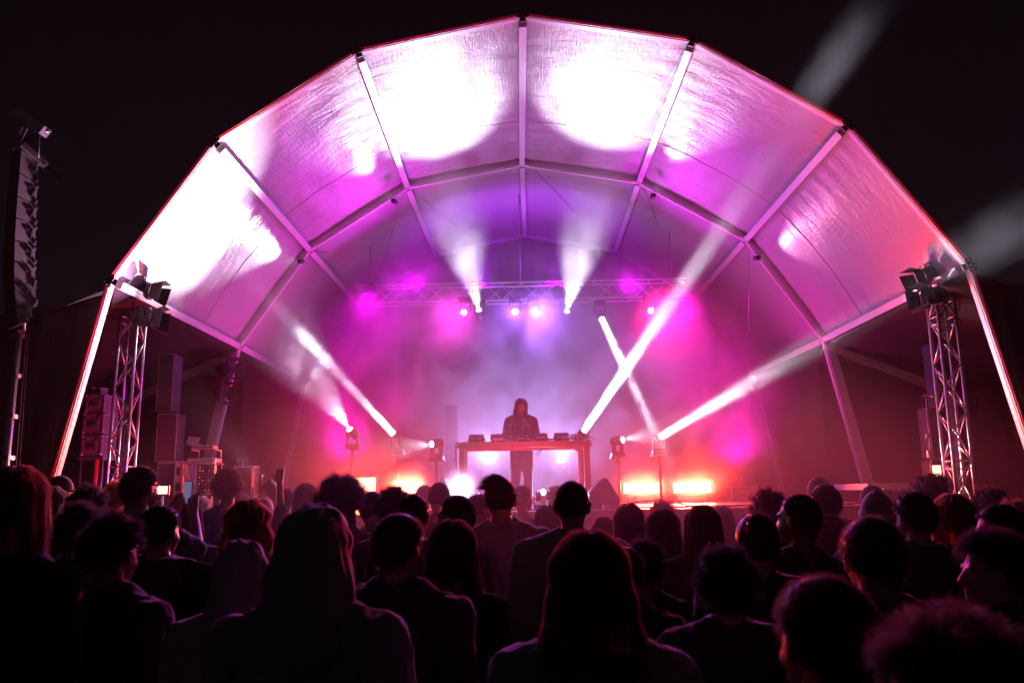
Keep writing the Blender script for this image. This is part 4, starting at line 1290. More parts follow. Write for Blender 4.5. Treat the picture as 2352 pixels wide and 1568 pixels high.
def capsule(p, a, ra, b, rb, n=12):
    a, b = Vector(a), Vector(b)
    d = (b - a)
    L = d.length
    d = d.normalized() if L > 1e-6 else Vector((0, 0, 1))
    prof = []
    for i in range(4): t = i / 4 * math.pi / 2; prof.append((-ra * math.cos(t), ra * math.sin(t) + 1e-4))
    prof.append((0, ra)); prof.append((L, rb))
    for i in range(1, 5): t = i / 4 * math.pi / 2; prof.append((L + rb * math.sin(t), rb * math.cos(t) + 1e-4))
    p.lathe(a, d, prof, n)


def ellipsoid(p, c, r, R=None, nu=14, nv=10):
    vs = []; fs = []
    c = Vector(c)
    for j in range(nv + 1):
        t = math.pi * (j + .001) / (nv + .002)
        for i in range(nu):
            a = 2 * math.pi * i / nu
            v = Vector((r[0] * math.sin(t) * math.cos(a), r[1] * math.sin(t) * math.sin(a), r[2] * math.cos(t)))
            if R: v = R @ v
            vs.append(c + v)
    for j in range(nv):
        for i in range(nu):
            fs.append((j * nu + i, (j + 1) * nu + i, (j + 1) * nu + (i + 1) % nu, j * nu + (i + 1) % nu))
    fs.append(tuple(range(nu))); fs.append(tuple(range(nv * nu, nv * nu + nu))[::-1])
    p.add(vs, fs)


def remeshed(p, name, voxel, smooth=4, disp=None, cut=None):
    me = bpy.data.meshes.new(name)
    me.from_pydata(p.v, [], p.f); me.update()
    o = bpy.data.objects.new(name, me); COL.objects.link(o)
    r = o.modifiers.new('r', 'REMESH'); r.mode = 'VOXEL'; r.voxel_size = voxel; r.use_smooth_shade = True
    if smooth:
        s = o.modifiers.new('s', 'SMOOTH'); s.factor = .5; s.iterations = smooth
    dg = bpy.context.evaluated_depsgraph_get()
    out = bpy.data.meshes.new_from_object(o.evaluated_get(dg))
    bpy.data.objects.remove(o); bpy.data.meshes.remove(me)
    out.name = name
    out.polygons.foreach_set('use_smooth', [True] * len(out.polygons))
    if disp or cut:
        bm = bmesh.new(); bm.from_mesh(out)
        if cut:
            dead = [v for v in bm.verts if cut(v.co)]
            bmesh.ops.delete(bm, geom=dead, context='VERTS')
        if disp:
            bm.normal_update()
            for v in bm.verts: v.co += v.normal * disp(v.co)
        bm.to_mesh(out); bm.free()
    return out


HC = Vector((0, .015, 1.635))     # middle of the head


def head_prims(p, R, face=True):
    """R turns the head about the neck"""
    piv = Vector((0, 0, 1.54))

    def T(v): return piv + R @ (Vector(v) - piv)

    def E(c, r, rot=None): ellipsoid(p, T(c), r, R @ rot if rot else R, 16, 12)
    E((0, -.004, 1.656), (.076, .095, .097))
    E((0, -.022, 1.605), (.064, .066, .07))
    E((0, .03, 1.625), (.067, .068, .08))
    E((0, -.03, 1.6), (.06, .055, .06))
    E((0, .05, 1.575), (.05, .05, .052))
    E((0, .075, 1.545), (.026, .026, .022))          # chin
    for s in (-1, 1):
        E((s * .034, .062, 1.6), (.026, .03, .026))    # cheek
        E((s * .03, .083, 1.662), (.026, .014, .01))   # brow
        # ear
        E((s * .08, .0, 1.63), (.011, .02, .034), Matrix.Rotation(s * .3, 3, 'Z'))
        E((s * .086, -.008, 1.645), (.008, .016, .02), Matrix.Rotation(s * .5, 3, 'Z'))
        E((s * .01, .1, 1.606), (.01, .011, .009))     # nostril
    capsule(p, T((0, .09, 1.65)), .009, T((0, .112, 1.612)), .0125)   # nose
    E((0, .092, 1.584), (.024, .011, .007)); E((0, .088, 1.572), (.021, .012, .008))   # lips
    capsule(p, (0, -.02, 1.42), .062, T((0, -.005, 1.56)), .053)


def hand_prims(p, w, d, up, curl=.4, sc=1.0):
    """w wrist, d towards the fingers, up = back of the hand"""
    w = Vector(w); d = Vector(d).normalized(); s = d.cross(Vector(up)).normalized(); u = s.cross(d)
    for i in range(4):
        k = (i - 1.5) * .021 * sc
        base = w + d * .085 * sc + s * k
        capsule(p, w + s * k * .5, .015 * sc, base, .0115 * sc, 8)
        L = (.07, .08, .075, .058)[i] * sc
        a = curl
        m1 = base + (d * math.cos(a) - u * math.sin(a)) * L * .5
        m2 = m1 + (d * math.cos(a * 2.1) - u * math.sin(a * 2.1)) * L * .5
        capsule(p, base, .0105 * sc, m1, .0095 * sc, 8); capsule(p, m1, .0095 * sc, m2, .0078 * sc, 8)
    t0 = w + d * .03 * sc - s * .03 * sc
    t1 = t0 + (d * .7 - s * .8 - u * .3).normalized() * .045 * sc
    capsule(p, w + d * .01, .017 * sc, t0, .014 * sc, 8); capsule(p, t0, .013 * sc, t1, .011 * sc, 8)
    capsule(p, t1, .011 * sc, t1 + (d * .9 - s * .2 - u * .3).normalized() * .032 * sc, .009 * sc, 8)


ARMS = {
    'down': [((.19, -.01, 1.4), (.235, -.02, 1.12), (.235, .07, .88), (.0, .25, -1), (1, 0, 0))] * 2,
    'phone': [((.19, 0, 1.4), (.24, .2, 1.3), (.075, .33, 1.5), (-.25, .12, 1), (0, -1, 0))] * 2,
    'raised': [((.19, 0, 1.4), (.235, -.02, 1.12), (.235, .07, .88), (.0, .25, -1), (1, 0, 0)),
               ((.18, 0, 1.43), (.22, .06, 1.72), (.2, .08, 1.98), (-.05, .1, 1), (0, -1, 0))],
    'mix': [((.19, 0, 1.39), (.25, .03, 1.12), (.15, .26, 1.08), (-.25, 1, -.1), (0, 0, 1)),
            ((.19, 0, 1.39), (.25, .03, 1.12), (.16, .26, 1.08), (-.1, 1, -.1), (0, 0, 1))],
}


def rot_head(yaw, pitch=0, roll=0):
    return Matrix.Rotation(yaw, 3, 'Z') @ Matrix.Rotation(-pitch, 3, 'X') @ Matrix.Rotation(roll, 3, 'Y')


def torso_prims(p, g=0.0, k=1.0, hem=.9):
    ellipsoid(p, (0, 0, .98), (.165 * k + g, .115 + g, .13))
    ellipsoid(p, (0, .0, 1.12), (.15 * k + g, .1 + g, .17))
    ellipsoid(p, (0, -.005, 1.28), (.17 * k + g, .115 + g, .17))
    capsule(p, (-.14 * k, -.01, 1.39), .06 + g, (.14 * k, -.01, 1.39), .06 + g)
    for s in (-1, 1):
        capsule(p, (s * .15 * k, -.01, 1.415), .045 + g, (s * .035, -.015, 1.475), .05 + g * .6)


def arm_prims(p, pose, g=0.0, k=1.0, hands=True, wrist=1.0):
    for s, (sh, el, wr, hd, up) in zip((-1, 1), ARMS[pose]):
        m = lambda v: Vector((s * v[0] * (k if v[0] > .15 else 1), v[1], v[2]))
        sh, el, wr = m(sh), m(el), m(wr)
        capsule(p, sh, .055 + g, el, .042 + g)
        capsule(p, el, .041 + g, el + (wr - el) * wrist, .028 + g * .8)
        if hands: hand_prims(p, wr, (s * hd[0], hd[1], hd[2]), up if up[0] == 0 else (s, 0, 0), .45 if pose != 'phone' else .75)


def leg_prims(p, g=0.0):
    for s in (-1, 1):
        capsule(p, (s * .085, 0, .9), .088 + g, (s * .1, .01, .5), .058 + g)
        capsule(p, (s * .1, .01, .5), .056 + g, (s * .105, -.02, .1), .038 + g * 1.4)
        if g == 0:
            capsule(p, (s * .105, -.02, .06), .04, (s * .12, .13, .035), .034)


BODY = {}


def body_mesh(pose, yaw, pitch, k, vox):
    key = (pose, yaw, pitch, k, vox)
    if key not in BODY:
        p = MB(); torso_prims(p, 0, k); arm_prims(p, pose, 0, k); leg_prims(p); head_prims(p, rot_head(yaw, pitch))
        BODY[key] = remeshed(p, 'body', vox, 2 if vox > .007 else 3)
    return BODY[key]


def folds(seed, amp):
    def f(co):
        a = noise.noise(Vector((co.x * 7 + seed, co.y * 7, co.z * 3.2)))
        b = noise.noise(Vector((co.x * 16, co.y * 16 + seed, co.z * 8 + co.x * 6)))
        c = noise.noise(Vector((co.x * 28 + co.z * 14, co.y * 20 + seed * 3, co.z * 17 - co.x * 9)))
        return amp * (a * 1.5 + (1 - abs(b) * 2) * .8 + (.5 - abs(c)) * .45)
    return f


TOP = {}


def top_mesh(kind, pose, k, vox, seed):
    key = (kind, pose, k, vox, seed)
    if key in TOP: return TOP[key]
    p = MB()
    gg = {'tee': .012, 'hoodie': .026, 'jacket': .032, 'tank': .01}[kind]
    torso_prims(p, gg, k)
    arm_prims(p, pose, gg, k, hands=False, wrist=.95 if kind in ('hoodie', 'jacket') else .0)
    if kind == 'hoodie':   # the hood lying on the back, and the collar around the neck
        for i in range(14):
            a0 = 2 * math.pi * i / 14; a1 = 2 * math.pi * (i + 1) / 14
            f = lambda a: Vector((.085 * math.cos(a), -.02 + .08 * math.sin(a), 1.475 - .02 * math.sin(a)))
            capsule(p, f(a0), .026, f(a1), .026, 8)
        ellipsoid(p, (0, -.115, 1.40), (.115, .05, .085), Matrix.Rotation(-.3, 3, 'X'))
        ellipsoid(p, (0, -.105, 1.46), (.1, .045, .035))
    if kind == 'jacket':
        for i in range(12):
            a0 = 2 * math.pi * i / 12; a1 = 2 * math.pi * (i + 1) / 12
            f = lambda a: Vector((.08 * math.cos(a), -.015 + .075 * math.sin(a), 1.475))
            capsule(p, f(a0), .02, f(a1), .02, 8)
    rr = .073 if kind in ('hoodie', 'jacket') else .085

    def cut(c):
        if c.z < (.84 if kind != 'tee' else .88): return True
        return c.z > 1.47 and (c.x ** 2 + (c.y + .01) ** 2) < (rr * .8) ** 2
    TOP[key] = remeshed(p, {'tee': 't_shirt', 'hoodie': 'hoodie', 'jacket': 'jacket', 'tank': 'top'}[kind], vox, 3, folds(seed, .011 if kind != 'tee' else .007), cut)
    return TOP[key]


LEGS = {}


def trousers_mesh():
    if 0 not in LEGS:
        p = MB(); leg_prims(p, .02); ellipsoid(p, (0, 0, .95), (.18, .13, .13))
        LEGS[0] = remeshed(p, 'trousers', .02, 3, folds(3, .006), lambda c: c.z > .98 or c.z < .08)
    return LEGS[0]


# ---------------------------------------------------------------- hair
def ribbons(strands, width, name):
    """strands: list of arrays of points; flat tapering ribbons with a random twist"""
    vs = []; fs = []
    for pts in strands:
        n = len(pts)
        base = len(vs)
        ang = random.uniform(0, 6.28)
        side0 = Vector((math.cos(ang), math.sin(ang), random.uniform(-.5, .5)))
        for i, p in enumerate(pts):
            d = (pts[min(i + 1, n - 1)] - pts[max(i - 1, 0)])
            s = d.cross(side0)
            s = s.normalized() if s.length > 1e-7 else Vector((1, 0, 0))
            w = width * (1 - .75 * i / (n - 1))
            vs.append(tuple(p - s * w)); vs.append(tuple(p + s * w))
        for i in range(n - 1):
            a = base + 2 * i
            fs.append((a, a + 1, a + 3, a + 2))
    return vs, fs


def skull_dir(rs, back=True):
    while True:
        v = Vector((rs.gauss(0, 1), rs.gauss(0, 1), rs.gauss(0, 1))).normalized()
        if math.acos(max(-1, min(1, v.z))) < hair_limit(v) * .97: return v


SK = Vector((.078, .097, .099)); SC = Vector((0, -.004, 1.656))


def hair_limit(d):
    """polar angle where the hair ends: low at the nape, above the ears, high at the forehead"""
    c = d.y / max(.02, math.hypot(d.x, d.y))        # 1 face, -1 back
    pts = [(-1, 146), (-.75, 143), (-.35, 122), (0, 96), (.3, 88), (.6, 66), (1, 56)]
    return math.radians(float(np.interp(c, [p_[0] for p_ in pts], [p_[1] for p_ in pts])))


def cap_base(p, grow, lumps=0, seed=0, face=True):
    """hair mass over the skull, open at the face, thinning to the skin along the hairline"""
    vs = []; fs = []
    nu, nv = 44, 30
    for j in range(nv + 1):
        for i in range(nu):
            a = 2 * math.pi * i / nu
            lim = hair_limit(Vector((math.cos(a), math.sin(a), 0)))
            w = j / nv
            t = w * lim
            d = Vector((math.sin(t) * math.cos(a), math.sin(t) * math.sin(a), math.cos(t)))
            gk = grow
            if lumps:
                gk = grow * (1 + lumps * noise.noise(d * 3.1 + Vector((seed, 0, 0))) + lumps * .6 * noise.noise(d * 8 + Vector((0, seed, 0))))
            gk *= 1 - max(0, (w - .72) / .28) ** 1.6 * (.85 if grow < .03 else .5)
            if t > 2.0: gk += (t - 2.0) * .012      # reaches down over the neck
            if w >= 1: gk = -.012
            vs.append(SC + Vector((d.x * (SK.x + gk), d.y * (SK.y + gk), d.z * (SK.z + gk))))
    for j in range(nv):
        for i in range(nu):
            fs.append((j * nu + i, (j + 1) * nu + i, (j + 1) * nu + (i + 1) % nu, j * nu + (i + 1) % nu))
    p.add(vs, fs, smooth=True)


def curl_strand(rs, p0, d, L, r, turns, n=7):
    a = d.orthogonal().normalized(); b = d.cross(a); ph = rs.uniform(0, 6.28)
    return [p0 + d * (L * i / (n - 1)) + (a * math.cos(ph + turns * 6.28 * i / (n - 1)) + b * math.sin(ph + turns * 6.28 * i / (n - 1))) * r * min(1, i / 2) for i in range(n)]


HAIR = {}


def hair_mesh(style, seed, fine=1.0):
    key = (style, seed, fine)
    if key in HAIR: return HAIR[key]
    rs = random.Random(seed * 77 + len(style))
    random.seed(seed)
    p = MB(); st = []
    wd = .0012 / fine ** .5
    if style in ('buzz', 'short', 'undercut'):
        g_ = {'buzz': .004, 'short': .012, 'undercut': .006}[style]
        cap_base(p, g_, .1 if style != 'buzz' else 0, seed)
        N = int({'buzz': 1600, 'short': 2600, 'undercut': 2200}[style] * fine)
        for _ in range(N):
            d = skull_dir(rs)
            L = {'buzz': .007, 'short': .02, 'undercut': .01}[style] * rs.uniform(.7, 1.3)
            if style == 'undercut' and d.z > .35: L = .05 * rs.uniform(.7, 1.3)
            p0 = SC + Vector((d.x * (SK.x + g_ * .5), d.y * (SK.y + g_ * .5), d.z * (SK.z + g_ * .5)))
            dd = (d + Vector((rs.gauss(0, .3), rs.gauss(0, .3), rs.gauss(0, .3) - (.8 if style == 'short' else .1)))).normalized()
            if style == 'undercut' and d.z > .35: dd = (d * .35 + Vector((-.8, rs.gauss(0, .2), .2))).normalized()
            st.append([p0, p0 + dd * L * .5, p0 + dd * L + Vector((0, 0, -L * .15))])
        if style == 'undercut':
            ellipsoid(p, SC + Vector((-.008, .01, .045)), (.075, .095, .06))
    elif style in ('curly', 'afro', 'bigafro', 'messy'):
        R0, L, r, tn, N = {'curly': (.022, .04, .007, 1.6, 2600), 'afro': (.035, .035, .005, 2.5, 4200), 'bigafro': (.075, .055, .006, 2.5, 5200), 'messy': (.022, .04, .008, .8, 3200)}[style]
        cap_base(p, R0, .5 if style != 'afro' else .16, seed)
        per = {'curly': 26, 'afro': 9, 'bigafro': 16, 'messy': 42}[style]
        for _ in range(int(N * fine / per)):
            dc = skull_dir(rs)
            dirc = Vector((rs.gauss(0, .6), rs.gauss(0, .6), rs.gauss(0, .5) - (.35 if style in ('curly', 'messy') else 0)))
            Lc = L * rs.uniform(.6, 1.35); rc = r * rs.uniform(.6, 1.5); ph = rs.uniform(0, 6.28)
            for _k in range(per):
                d = (dc + Vector((rs.gauss(0, .09), rs.gauss(0, .09), rs.gauss(0, .09)))).normalized()
                lump = 1 + (.5 if style != 'afro' else .16) * (noise.noise(d * 3.1 + Vector((seed, 0, 0))) + .6 * noise.noise(d * 8 + Vector((0, seed, 0))))
                gk = R0 * lump * .8
                p0 = SC + Vector((d.x * (SK.x + gk), d.y * (SK.y + gk), d.z * (SK.z + gk)))
                dd = (dc + dirc * .8 + Vector((rs.gauss(0, .16), rs.gauss(0, .16), rs.gauss(0, .16)))).normalized()
                cs = curl_strand(rs, p0, dd, Lc * rs.uniform(.75, 1.1), rc * rs.uniform(.8, 1.2), tn, 8)
                st.append(cs)
    elif style in ('long', 'bob', 'wavy', 'hood'):
        zl, flare, wave, g0 = {'long': (1.16, .045, .004, .02), 'bob': (1.44, .05, .004, .026), 'wavy': (1.3, .07, .014, .034), 'hood': (1.46, .04, .0, .04)}[style]
        nu, nv = 48, 34

        def surf(a, w, gk=0.0):
            """a around (0 = +x, pi/2 = face), w 0 crown -> 1 tips"""
            g1 = g0 + gk
            if w < .42:
                t = w / .42 * math.pi / 2
                v = SC + Vector(((SK.x + g1) * math.sin(t) * math.cos(a), (SK.y + g1) * math.sin(t) * math.sin(a), (SK.z + g1) * math.cos(t)))
            else:
                u_ = (w - .42) / .58
                z = SC.z + (zl - SC.z) * u_
                rx = SK.x + g1 + flare * u_ ** 1.3 * (1.0 if style != 'hood' else .8)
                ry = SK.y + g1 + flare * .5 * u_
                v = Vector((rx * math.cos(a), ry * math.sin(a) - .004 - .02 * u_, z))
            wv = wave * math.sin(w * 26 + 3 * noise.noise(Vector((math.cos(a) * 3, math.sin(a) * 3, seed))))
            v += Vector((math.cos(a), math.sin(a), 0)) * (wv + .006 * noise.noise(Vector((math.cos(a) * 4, math.sin(a) * 4, w * 2 + seed))))
            return v
        opening = math.radians(52 if style != 'hood' else 48)
        vs = []; fs = []
        for j in range(nv + 1):
            w = .01 + .98 * j / nv
            op = opening * max(0, min(1, (w - .22) / .12))
            for i in range(nu + 1):
                a = math.pi / 2 + op + (2 * math.pi - 2 * op) * i / nu
                e = noise.noise(Vector((a * 5, seed, 0))) * .03
                vs.append(surf(a, min(1, w + e * w), -.006))
        for j in range(nv):
            for i in range(nu):
                q_ = j * (nu + 1) + i
                fs.append((q_, q_ + 1, q_ + nu + 2, q_ + nu + 1))
        p.add(vs, fs, smooth=True)
        if style != 'hood':
            for _ in range(int((3000 if style != 'wavy' else 3400) * fine)):
                a = rs.uniform(math.pi / 2 + opening * .9, math.pi * 2.5 - opening * .9)
                w0 = rs.uniform(.0, .75); w1 = min(1.04, w0 + rs.uniform(.2, .45))
                gk = abs(rs.gauss(0, .004)); fly = rs.random() < .12
                da = rs.gauss(0, .05)
                k_ = [surf(a + da * i / 6, w0 + (w1 - w0) * i / 6, gk + (.012 * (i / 6) ** 2 * rs.random() if fly else 0)) + (Vector((0, 0, .014 * math.sin(i / 6 * 3.14))) if fly and w0 < .3 else Vector()) for i in range(7)]
                st.append(k_)
        else:
            q_ = p
    elif style == 'bun':
        cap_base(p, .014, .1, seed)
        ellipsoid(p, SC + Vector((0, -.075, .07)), (.045, .045, .042))
        for _ in range(int(2200 * fine)):
            d = skull_dir(rs); p0 = SC + Vector((d.x * (SK.x + .012), d.y * (SK.y + .012), d.z * (SK.z + .012)))
            tgt = SC + Vector((0, -.08, .06)); dd = ((tgt - p0).normalized() + d * .2 + Vector((rs.gauss(0, .15), rs.gauss(0, .15), rs.gauss(0, .15)))).normalized()
            st.append([p0, p0 + dd * .02, p0 + dd * .045])
        for _ in range(500):
            d = Vector((rs.gauss(0, 1), rs.gauss(0, 1), rs.gauss(0, 1))).normalized(); p0 = SC + Vector((0, -.075, .07)) + d * .042
            st.append(curl_strand(rs, p0, (d + Vector((rs.gauss(0, .6), rs.gauss(0, .6), rs.gauss(0, .6)))).normalized(), .025, .004, 1, 6))
    elif style == 'pony':
        cap_base(p, .01, .1, seed)
        pts = [SC + Vector((0, -.1, .04)), SC + Vector((0, -.16, .03)), SC + Vector((0.01, -.18, -.06)), SC + Vector((.01, -.16, -.2)), SC + Vector((0, -.15, -.3))]
        for i in range(4): capsule(p, pts[i], [.02, .032, .035, .028][i], pts[i + 1], [.032, .035, .028, .01][i], 10)
        for _ in range(int(2000 * fine)):
            d = skull_dir(rs); p0 = SC + Vector((d.x * (SK.x + .009), d.y * (SK.y + .009), d.z * (SK.z + .009)))
            dd = ((SC + Vector((0, -.11, .04)) - p0).normalized() + d * .15 + Vector((rs.gauss(0, .1), rs.gauss(0, .1), rs.gauss(0, .1)))).normalized()
            st.append([p0, p0 + dd * .02, p0 + dd * .045])
    vs, fs = ribbons(st, wd * (1.25 if fine <= 1 else 1), 'hair')
    p.add(vs, fs)
    me = bpy.data.meshes.new('hair'); me.from_pydata(p.v, [], p.f)
    me.polygons.foreach_set('use_smooth', p.sm); me.update()
    if style == 'hood':
        bm = bmesh.new(); bm.from_mesh(me)
        bm.normal_update()
        for v in bm.verts: v.co += v.normal * folds(seed, .011)(v.co * 1.4)
        bm.to_mesh(me); bm.free()
    HAIR[key] = me
    return me


def hat_mesh(kind, seed=0):
    key = (kind, 'hat')
    if key in HAIR: return HAIR[key]
    p = MB()
    if kind == 'beanie':
        vs = []; fs = []; nu = 60; nv = 18
        for j in range(nv + 1):
            t = j / nv
            for i in range(nu):
                a = 2 * math.pi * i / nu
                ph = t * math.radians(96)
                rib = .0022 * (1 if i % 2 else -1) + (.007 if t > .78 else 0)
                r = math.sin(ph)
                vs.append(SC + Vector(((SK.x + .014 + rib) * r * math.cos(a), (SK.y + .012 + rib) * r * math.sin(a), (SK.z + .03) * math.cos(ph) + .012 + .012 * math.sin(a))))
        for j in range(nv):
            for i in range(nu): fs.append((j * nu + i, (j + 1) * nu + i, (j + 1) * nu + (i + 1) % nu, j * nu + (i + 1) % nu))
        p.add(vs, fs, smooth=True)
        ellipsoid(p, SC + Vector((0, -.01, .125)), (.02, .02, .016))
    else:
        vs = []; fs = []; nu = 36; nv = 12
        for j in range(nv + 1):
            ph = j / nv * math.radians(92)
            for i in range(nu):
                a = 2 * math.pi * i / nu
                vs.append(SC + Vector(((SK.x + .012) * math.sin(ph) * math.cos(a), (SK.y + .012) * math.sin(ph) * math.sin(a), (SK.z + .018) * math.cos(ph) + .012)))
        for j in range(nv):
            for i in range(nu): fs.append((j * nu + i, (j + 1) * nu + i, (j + 1) * nu + (i + 1) % nu, j * nu + (i + 1) % nu))
        p.add(vs, fs, smooth=True)
        vs = []; fs = []
        for i in range(13):
            a = math.radians(25 + 130 * i / 12)
            r0 = Vector(((SK.x + .011) * math.cos(a), (SK.y + .011) * math.sin(a), .014))
            r1 = r0 + Vector((math.cos(a) * .018, .068 * math.sin(a) ** .5 if math.sin(a) > 0 else 0, -.014 - .006 * abs(math.cos(a))))
            for r_ in (r0, r1): vs += [SC + r_, SC + r_ + Vector((0, 0, .004))]
        for i in range(12):
            b = i * 4
            fs += [(b, b + 2, b + 6, b + 4), (b + 1, b + 5, b + 7, b + 3), (b + 2, b + 3, b + 7, b + 6)]
        p.add(vs, fs, smooth=True)
    me = bpy.data.meshes.new(kind); me.from_pydata(p.v, [], p.f); me.polygons.foreach_set('use_smooth', p.sm); me.update()
    HAIR[key] = me
    return me


# silhouette width (m) and top (m) of every hair style on a 1.75 m body
SW = dict(buzz=.172, short=.19, undercut=.18, curly=.235, afro=.27, bigafro=.37, messy=.24, long=.235, bob=.25, wavy=.27, hood=.27, bun=.19, pony=.18, beanie=.19, cap=.185)
ST = dict(buzz=1.76, short=1.775, undercut=1.79, curly=1.80, afro=1.815, bigafro=1.87, messy=1.80, long=1.775, bob=1.785, wavy=1.79, hood=1.80, bun=1.79, pony=1.765, beanie=1.80, cap=1.785)
TABLE = []


def person(px, top, w, style, label, hairc='h_black', topk='tee', topc='c_black', skin='skin', pose='down', rz=0.0, yaw=0.0, pitch=0.0, k=1.0, seed=1, Y=None, zf=0.0, fine=None, eyes=None, tc='denim', wide=1.0):
    s = 1.0
    if Y is None:
        for _ in range(8):
            Y = F_PX * SW[style] * s * wide / w * .985
            z = U(px, top, Y).z
            s = max(.8, min(1.14, (z - zf) / ST[style]))
    else:
        s = (U(px, top, Y).z - zf) / ST[style]
    P = U(px, top, Y)
    TABLE.append((round(P.x, 2), round(Y, 2), round(s, 2), px, top))
    t = thing('person', label, 'person', (P.x, Y, P.z - ST[style] * s), rz, 'people in the crowd' if zf == 0 else None)
    t.scale = (s, s, s)
    if zf == 0 and not eyes and pose == 'down':      # nobody stands bolt upright
        rr_ = random.Random(int(px * 7 + top))
        t.rotation_euler.z += rr_.uniform(-.28, .28); lean = rr_.uniform(-.035, .035)
        t.rotation_euler.y = lean; t.location.x -= lean * 1.7 * s
    near = w > 95
    vox = .0066 if (near or eyes or pose in ('mix', 'phone', 'raised')) else .0105
    fine = fine if fine is not None else (2.2 if w > 150 else 1.3 if near else .8)

    def part(me, m, name=None, par=None):
        o = bpy.data.objects.new(name or me.name, me)
        if not me.materials: me.materials.append(MT[m])
        o.material_slots[0].link = 'OBJECT'; o.material_slots[0].material = MT[m]
        COL.objects.link(o); o.parent = par or t
        return o
    part(body_mesh(pose, yaw, pitch, k, vox), skin, 'body')
    part(top_mesh(topk, pose, k, .008 if near or pose == 'mix' else .013, seed % 3), topc)
    part(trousers_mesh(), tc)
    R = rot_head(yaw, pitch); piv = Vector((0, 0, 1.54))
    M4 = Matrix.Translation(piv) @ R.to_4x4() @ Matrix.Translation(-piv)
    if style == 'beanie':
        h_ = part(hat_mesh('beanie'), 'c_grey', 'beanie'); h_.matrix_basis = M4
        h_ = part(hair_mesh('buzz', 1, .8), hairc, 'hair'); h_.matrix_basis = M4
    elif style == 'cap':
        h_ = part(hat_mesh('cap'), 'c_black', 'cap'); h_.matrix_basis = M4
        h_ = part(hair_mesh('buzz', 1, .8), hairc, 'hair'); h_.matrix_basis = M4
    elif style == 'hood':
        h_ = part(hair_mesh('hood', seed), topc, 'hood'); h_.matrix_basis = M4
    else:
        h_ = part(hair_mesh(style, seed % 3, fine), hairc, 'hair'); h_.matrix_basis = M4
    if eyes or yaw:
        for sx in (-1, 1):
            q = MB(); ellipsoid(q, (sx * .031, .078, 1.645), (.0125, .0125, .0125), None, 12, 8)
            e = q.build('eye', 'eye'); e.parent = t; e.matrix_parent_inverse = Matrix.Identity(4); e.matrix_basis = M4
            q = MB(); q.lathe((sx * .031, .0895, 1.645), (0, 1, 0), [(0, .006), (.0013, .004)], 10)
            i_ = q.build('iris', 'black'); i_.parent = e; i_.matrix_parent_inverse = Matrix.Identity(4)
    return t


d = math.radians
# ---- the DJ on the stage
dj = person(1195, 915, 36, 'long', 'DJ with long hair over the face in a dark printed hoodie behind the table', 'h_brown', 'hoodie', 'c_black', pose='mix', rz=math.pi + .1, yaw=.12, pitch=.42, Y=13.75, zf=SZ, eyes=True, seed=2, tc='c_black')
sc_ = dj.scale[0]
for (pts, m_) in (
    ([(1170, 992), (1171, 982), (1167, 974), (1171, 973), (1175, 980), (1174, 970), (1177, 969), (1179, 979), (1181, 972), (1183, 974), (1182, 985), (1185, 993)], 'printw'),
    ([(1212, 993), (1214, 985), (1218, 977), (1215, 975), (1211, 982), (1211, 971), (1208, 970), (1206, 980), (1203, 972), (1201, 973), (1202, 984), (1198, 992)], 'printw'),
    ([(1180, 968), (1174, 966), (1177, 963), (1182, 966), (1176, 969), (1172, 964), (1179, 961)], 'print'), ([(1202, 968), (1209, 966), (1206, 963), (1200, 966), (1207, 969), (1211, 964), (1203, 961)], 'print'),
    ([(1179, 962), (1182, 971), (1184, 974)], 'print'), ([(1203, 962), (1201, 972), (1200, 975)], 'print'), ([(1191, 963), (1192, 965)], 'print')):
    q = MB(); q.tube([U(x, y, 13.75 - .155 * sc_ - .012 + abs(x - 1191) * .0012) for x, y in pts], .0045, 5)
    q.build('hand_print', m_, dj)

# ---- the crowd: (x, y of the top of the head, width) as surveyed, then looks
P_ = person
P_(40, 1076, 150, 'long', 'person at the left edge with long dark hair catching orange light on its ends', 'h_redglow', 'tee', 'c_black', seed=1, rz=d(8), Y=2.9)
P_(139, 1091, 46, 'cap', 'person in a dark baseball cap turned to the right, at the far left', 'h_brown', 'tee', 'c_white', rz=d(-75), eyes=True, Y=7.2)
P_(122, 1118, 40, 'wavy', 'fair haired person between the long haired one and the cap', 'h_fair', 'tee', 'c_rust', seed=2, Y=6.3)
P_(204, 1112, 86, 'curly', 'curly grey brown head right of the cap', 'h_brown', 'jacket', 'c_olive', seed=1)
P_(276, 1101, 64, 'curly', 'light brown curls in front of the base of the left tower', 'h_fair', 'hoodie', 'c_black', seed=2)
ph = P_(326, 1067, 76, 'short', 'dark haired person holding up a phone to film the stage', 'h_black', 'tee', 'c_black', pose='phone', rz=d(-22), seed=1)
P_(320, 1132, 62, 'bun', 'small head with pinned up hair below the phone filmer', 'h_black', 'tee', 'c_navy', seed=1)
P_(193, 1152, 100, 'curly', 'dim curly head in front of the grey brown curls', 'h_brown', 'hoodie', 'c_black', seed=0)
P_(272, 1177, 132, 'messy', 'dark tousled head filling the space under the light brown curls', 'h_black', 'jacket', 'c_black', seed=1)
P_(372, 1155, 86, 'short', 'short haired person with a magenta rim on the right cheek', 'h_black', 'hoodie', 'c_black', seed=2, yaw=d(-28))
P_(430, 1153, 56, 'long', 'long haired person with a magenta streak, left of the grey curls', 'h_brown', 'tee', 'c_black', seed=0, Y=5.6)
P_(463, 1138, 42, 'curly', 'small grey curly head in front of the keyboard rig', 'h_grey', 'tee', 'c_white', seed=1)
P_(525, 1072, 74, 'afro', 'tall slim person with a round afro in front of the red rimmed cabinet', 'h_black', 'tee', 'c_black', 'skin_b', seed=1)
P_(572, 1148, 112, 'wavy', 'person with thick fair wavy hair below the afro', 'h_fair', 'tee', 'c_black', seed=1)
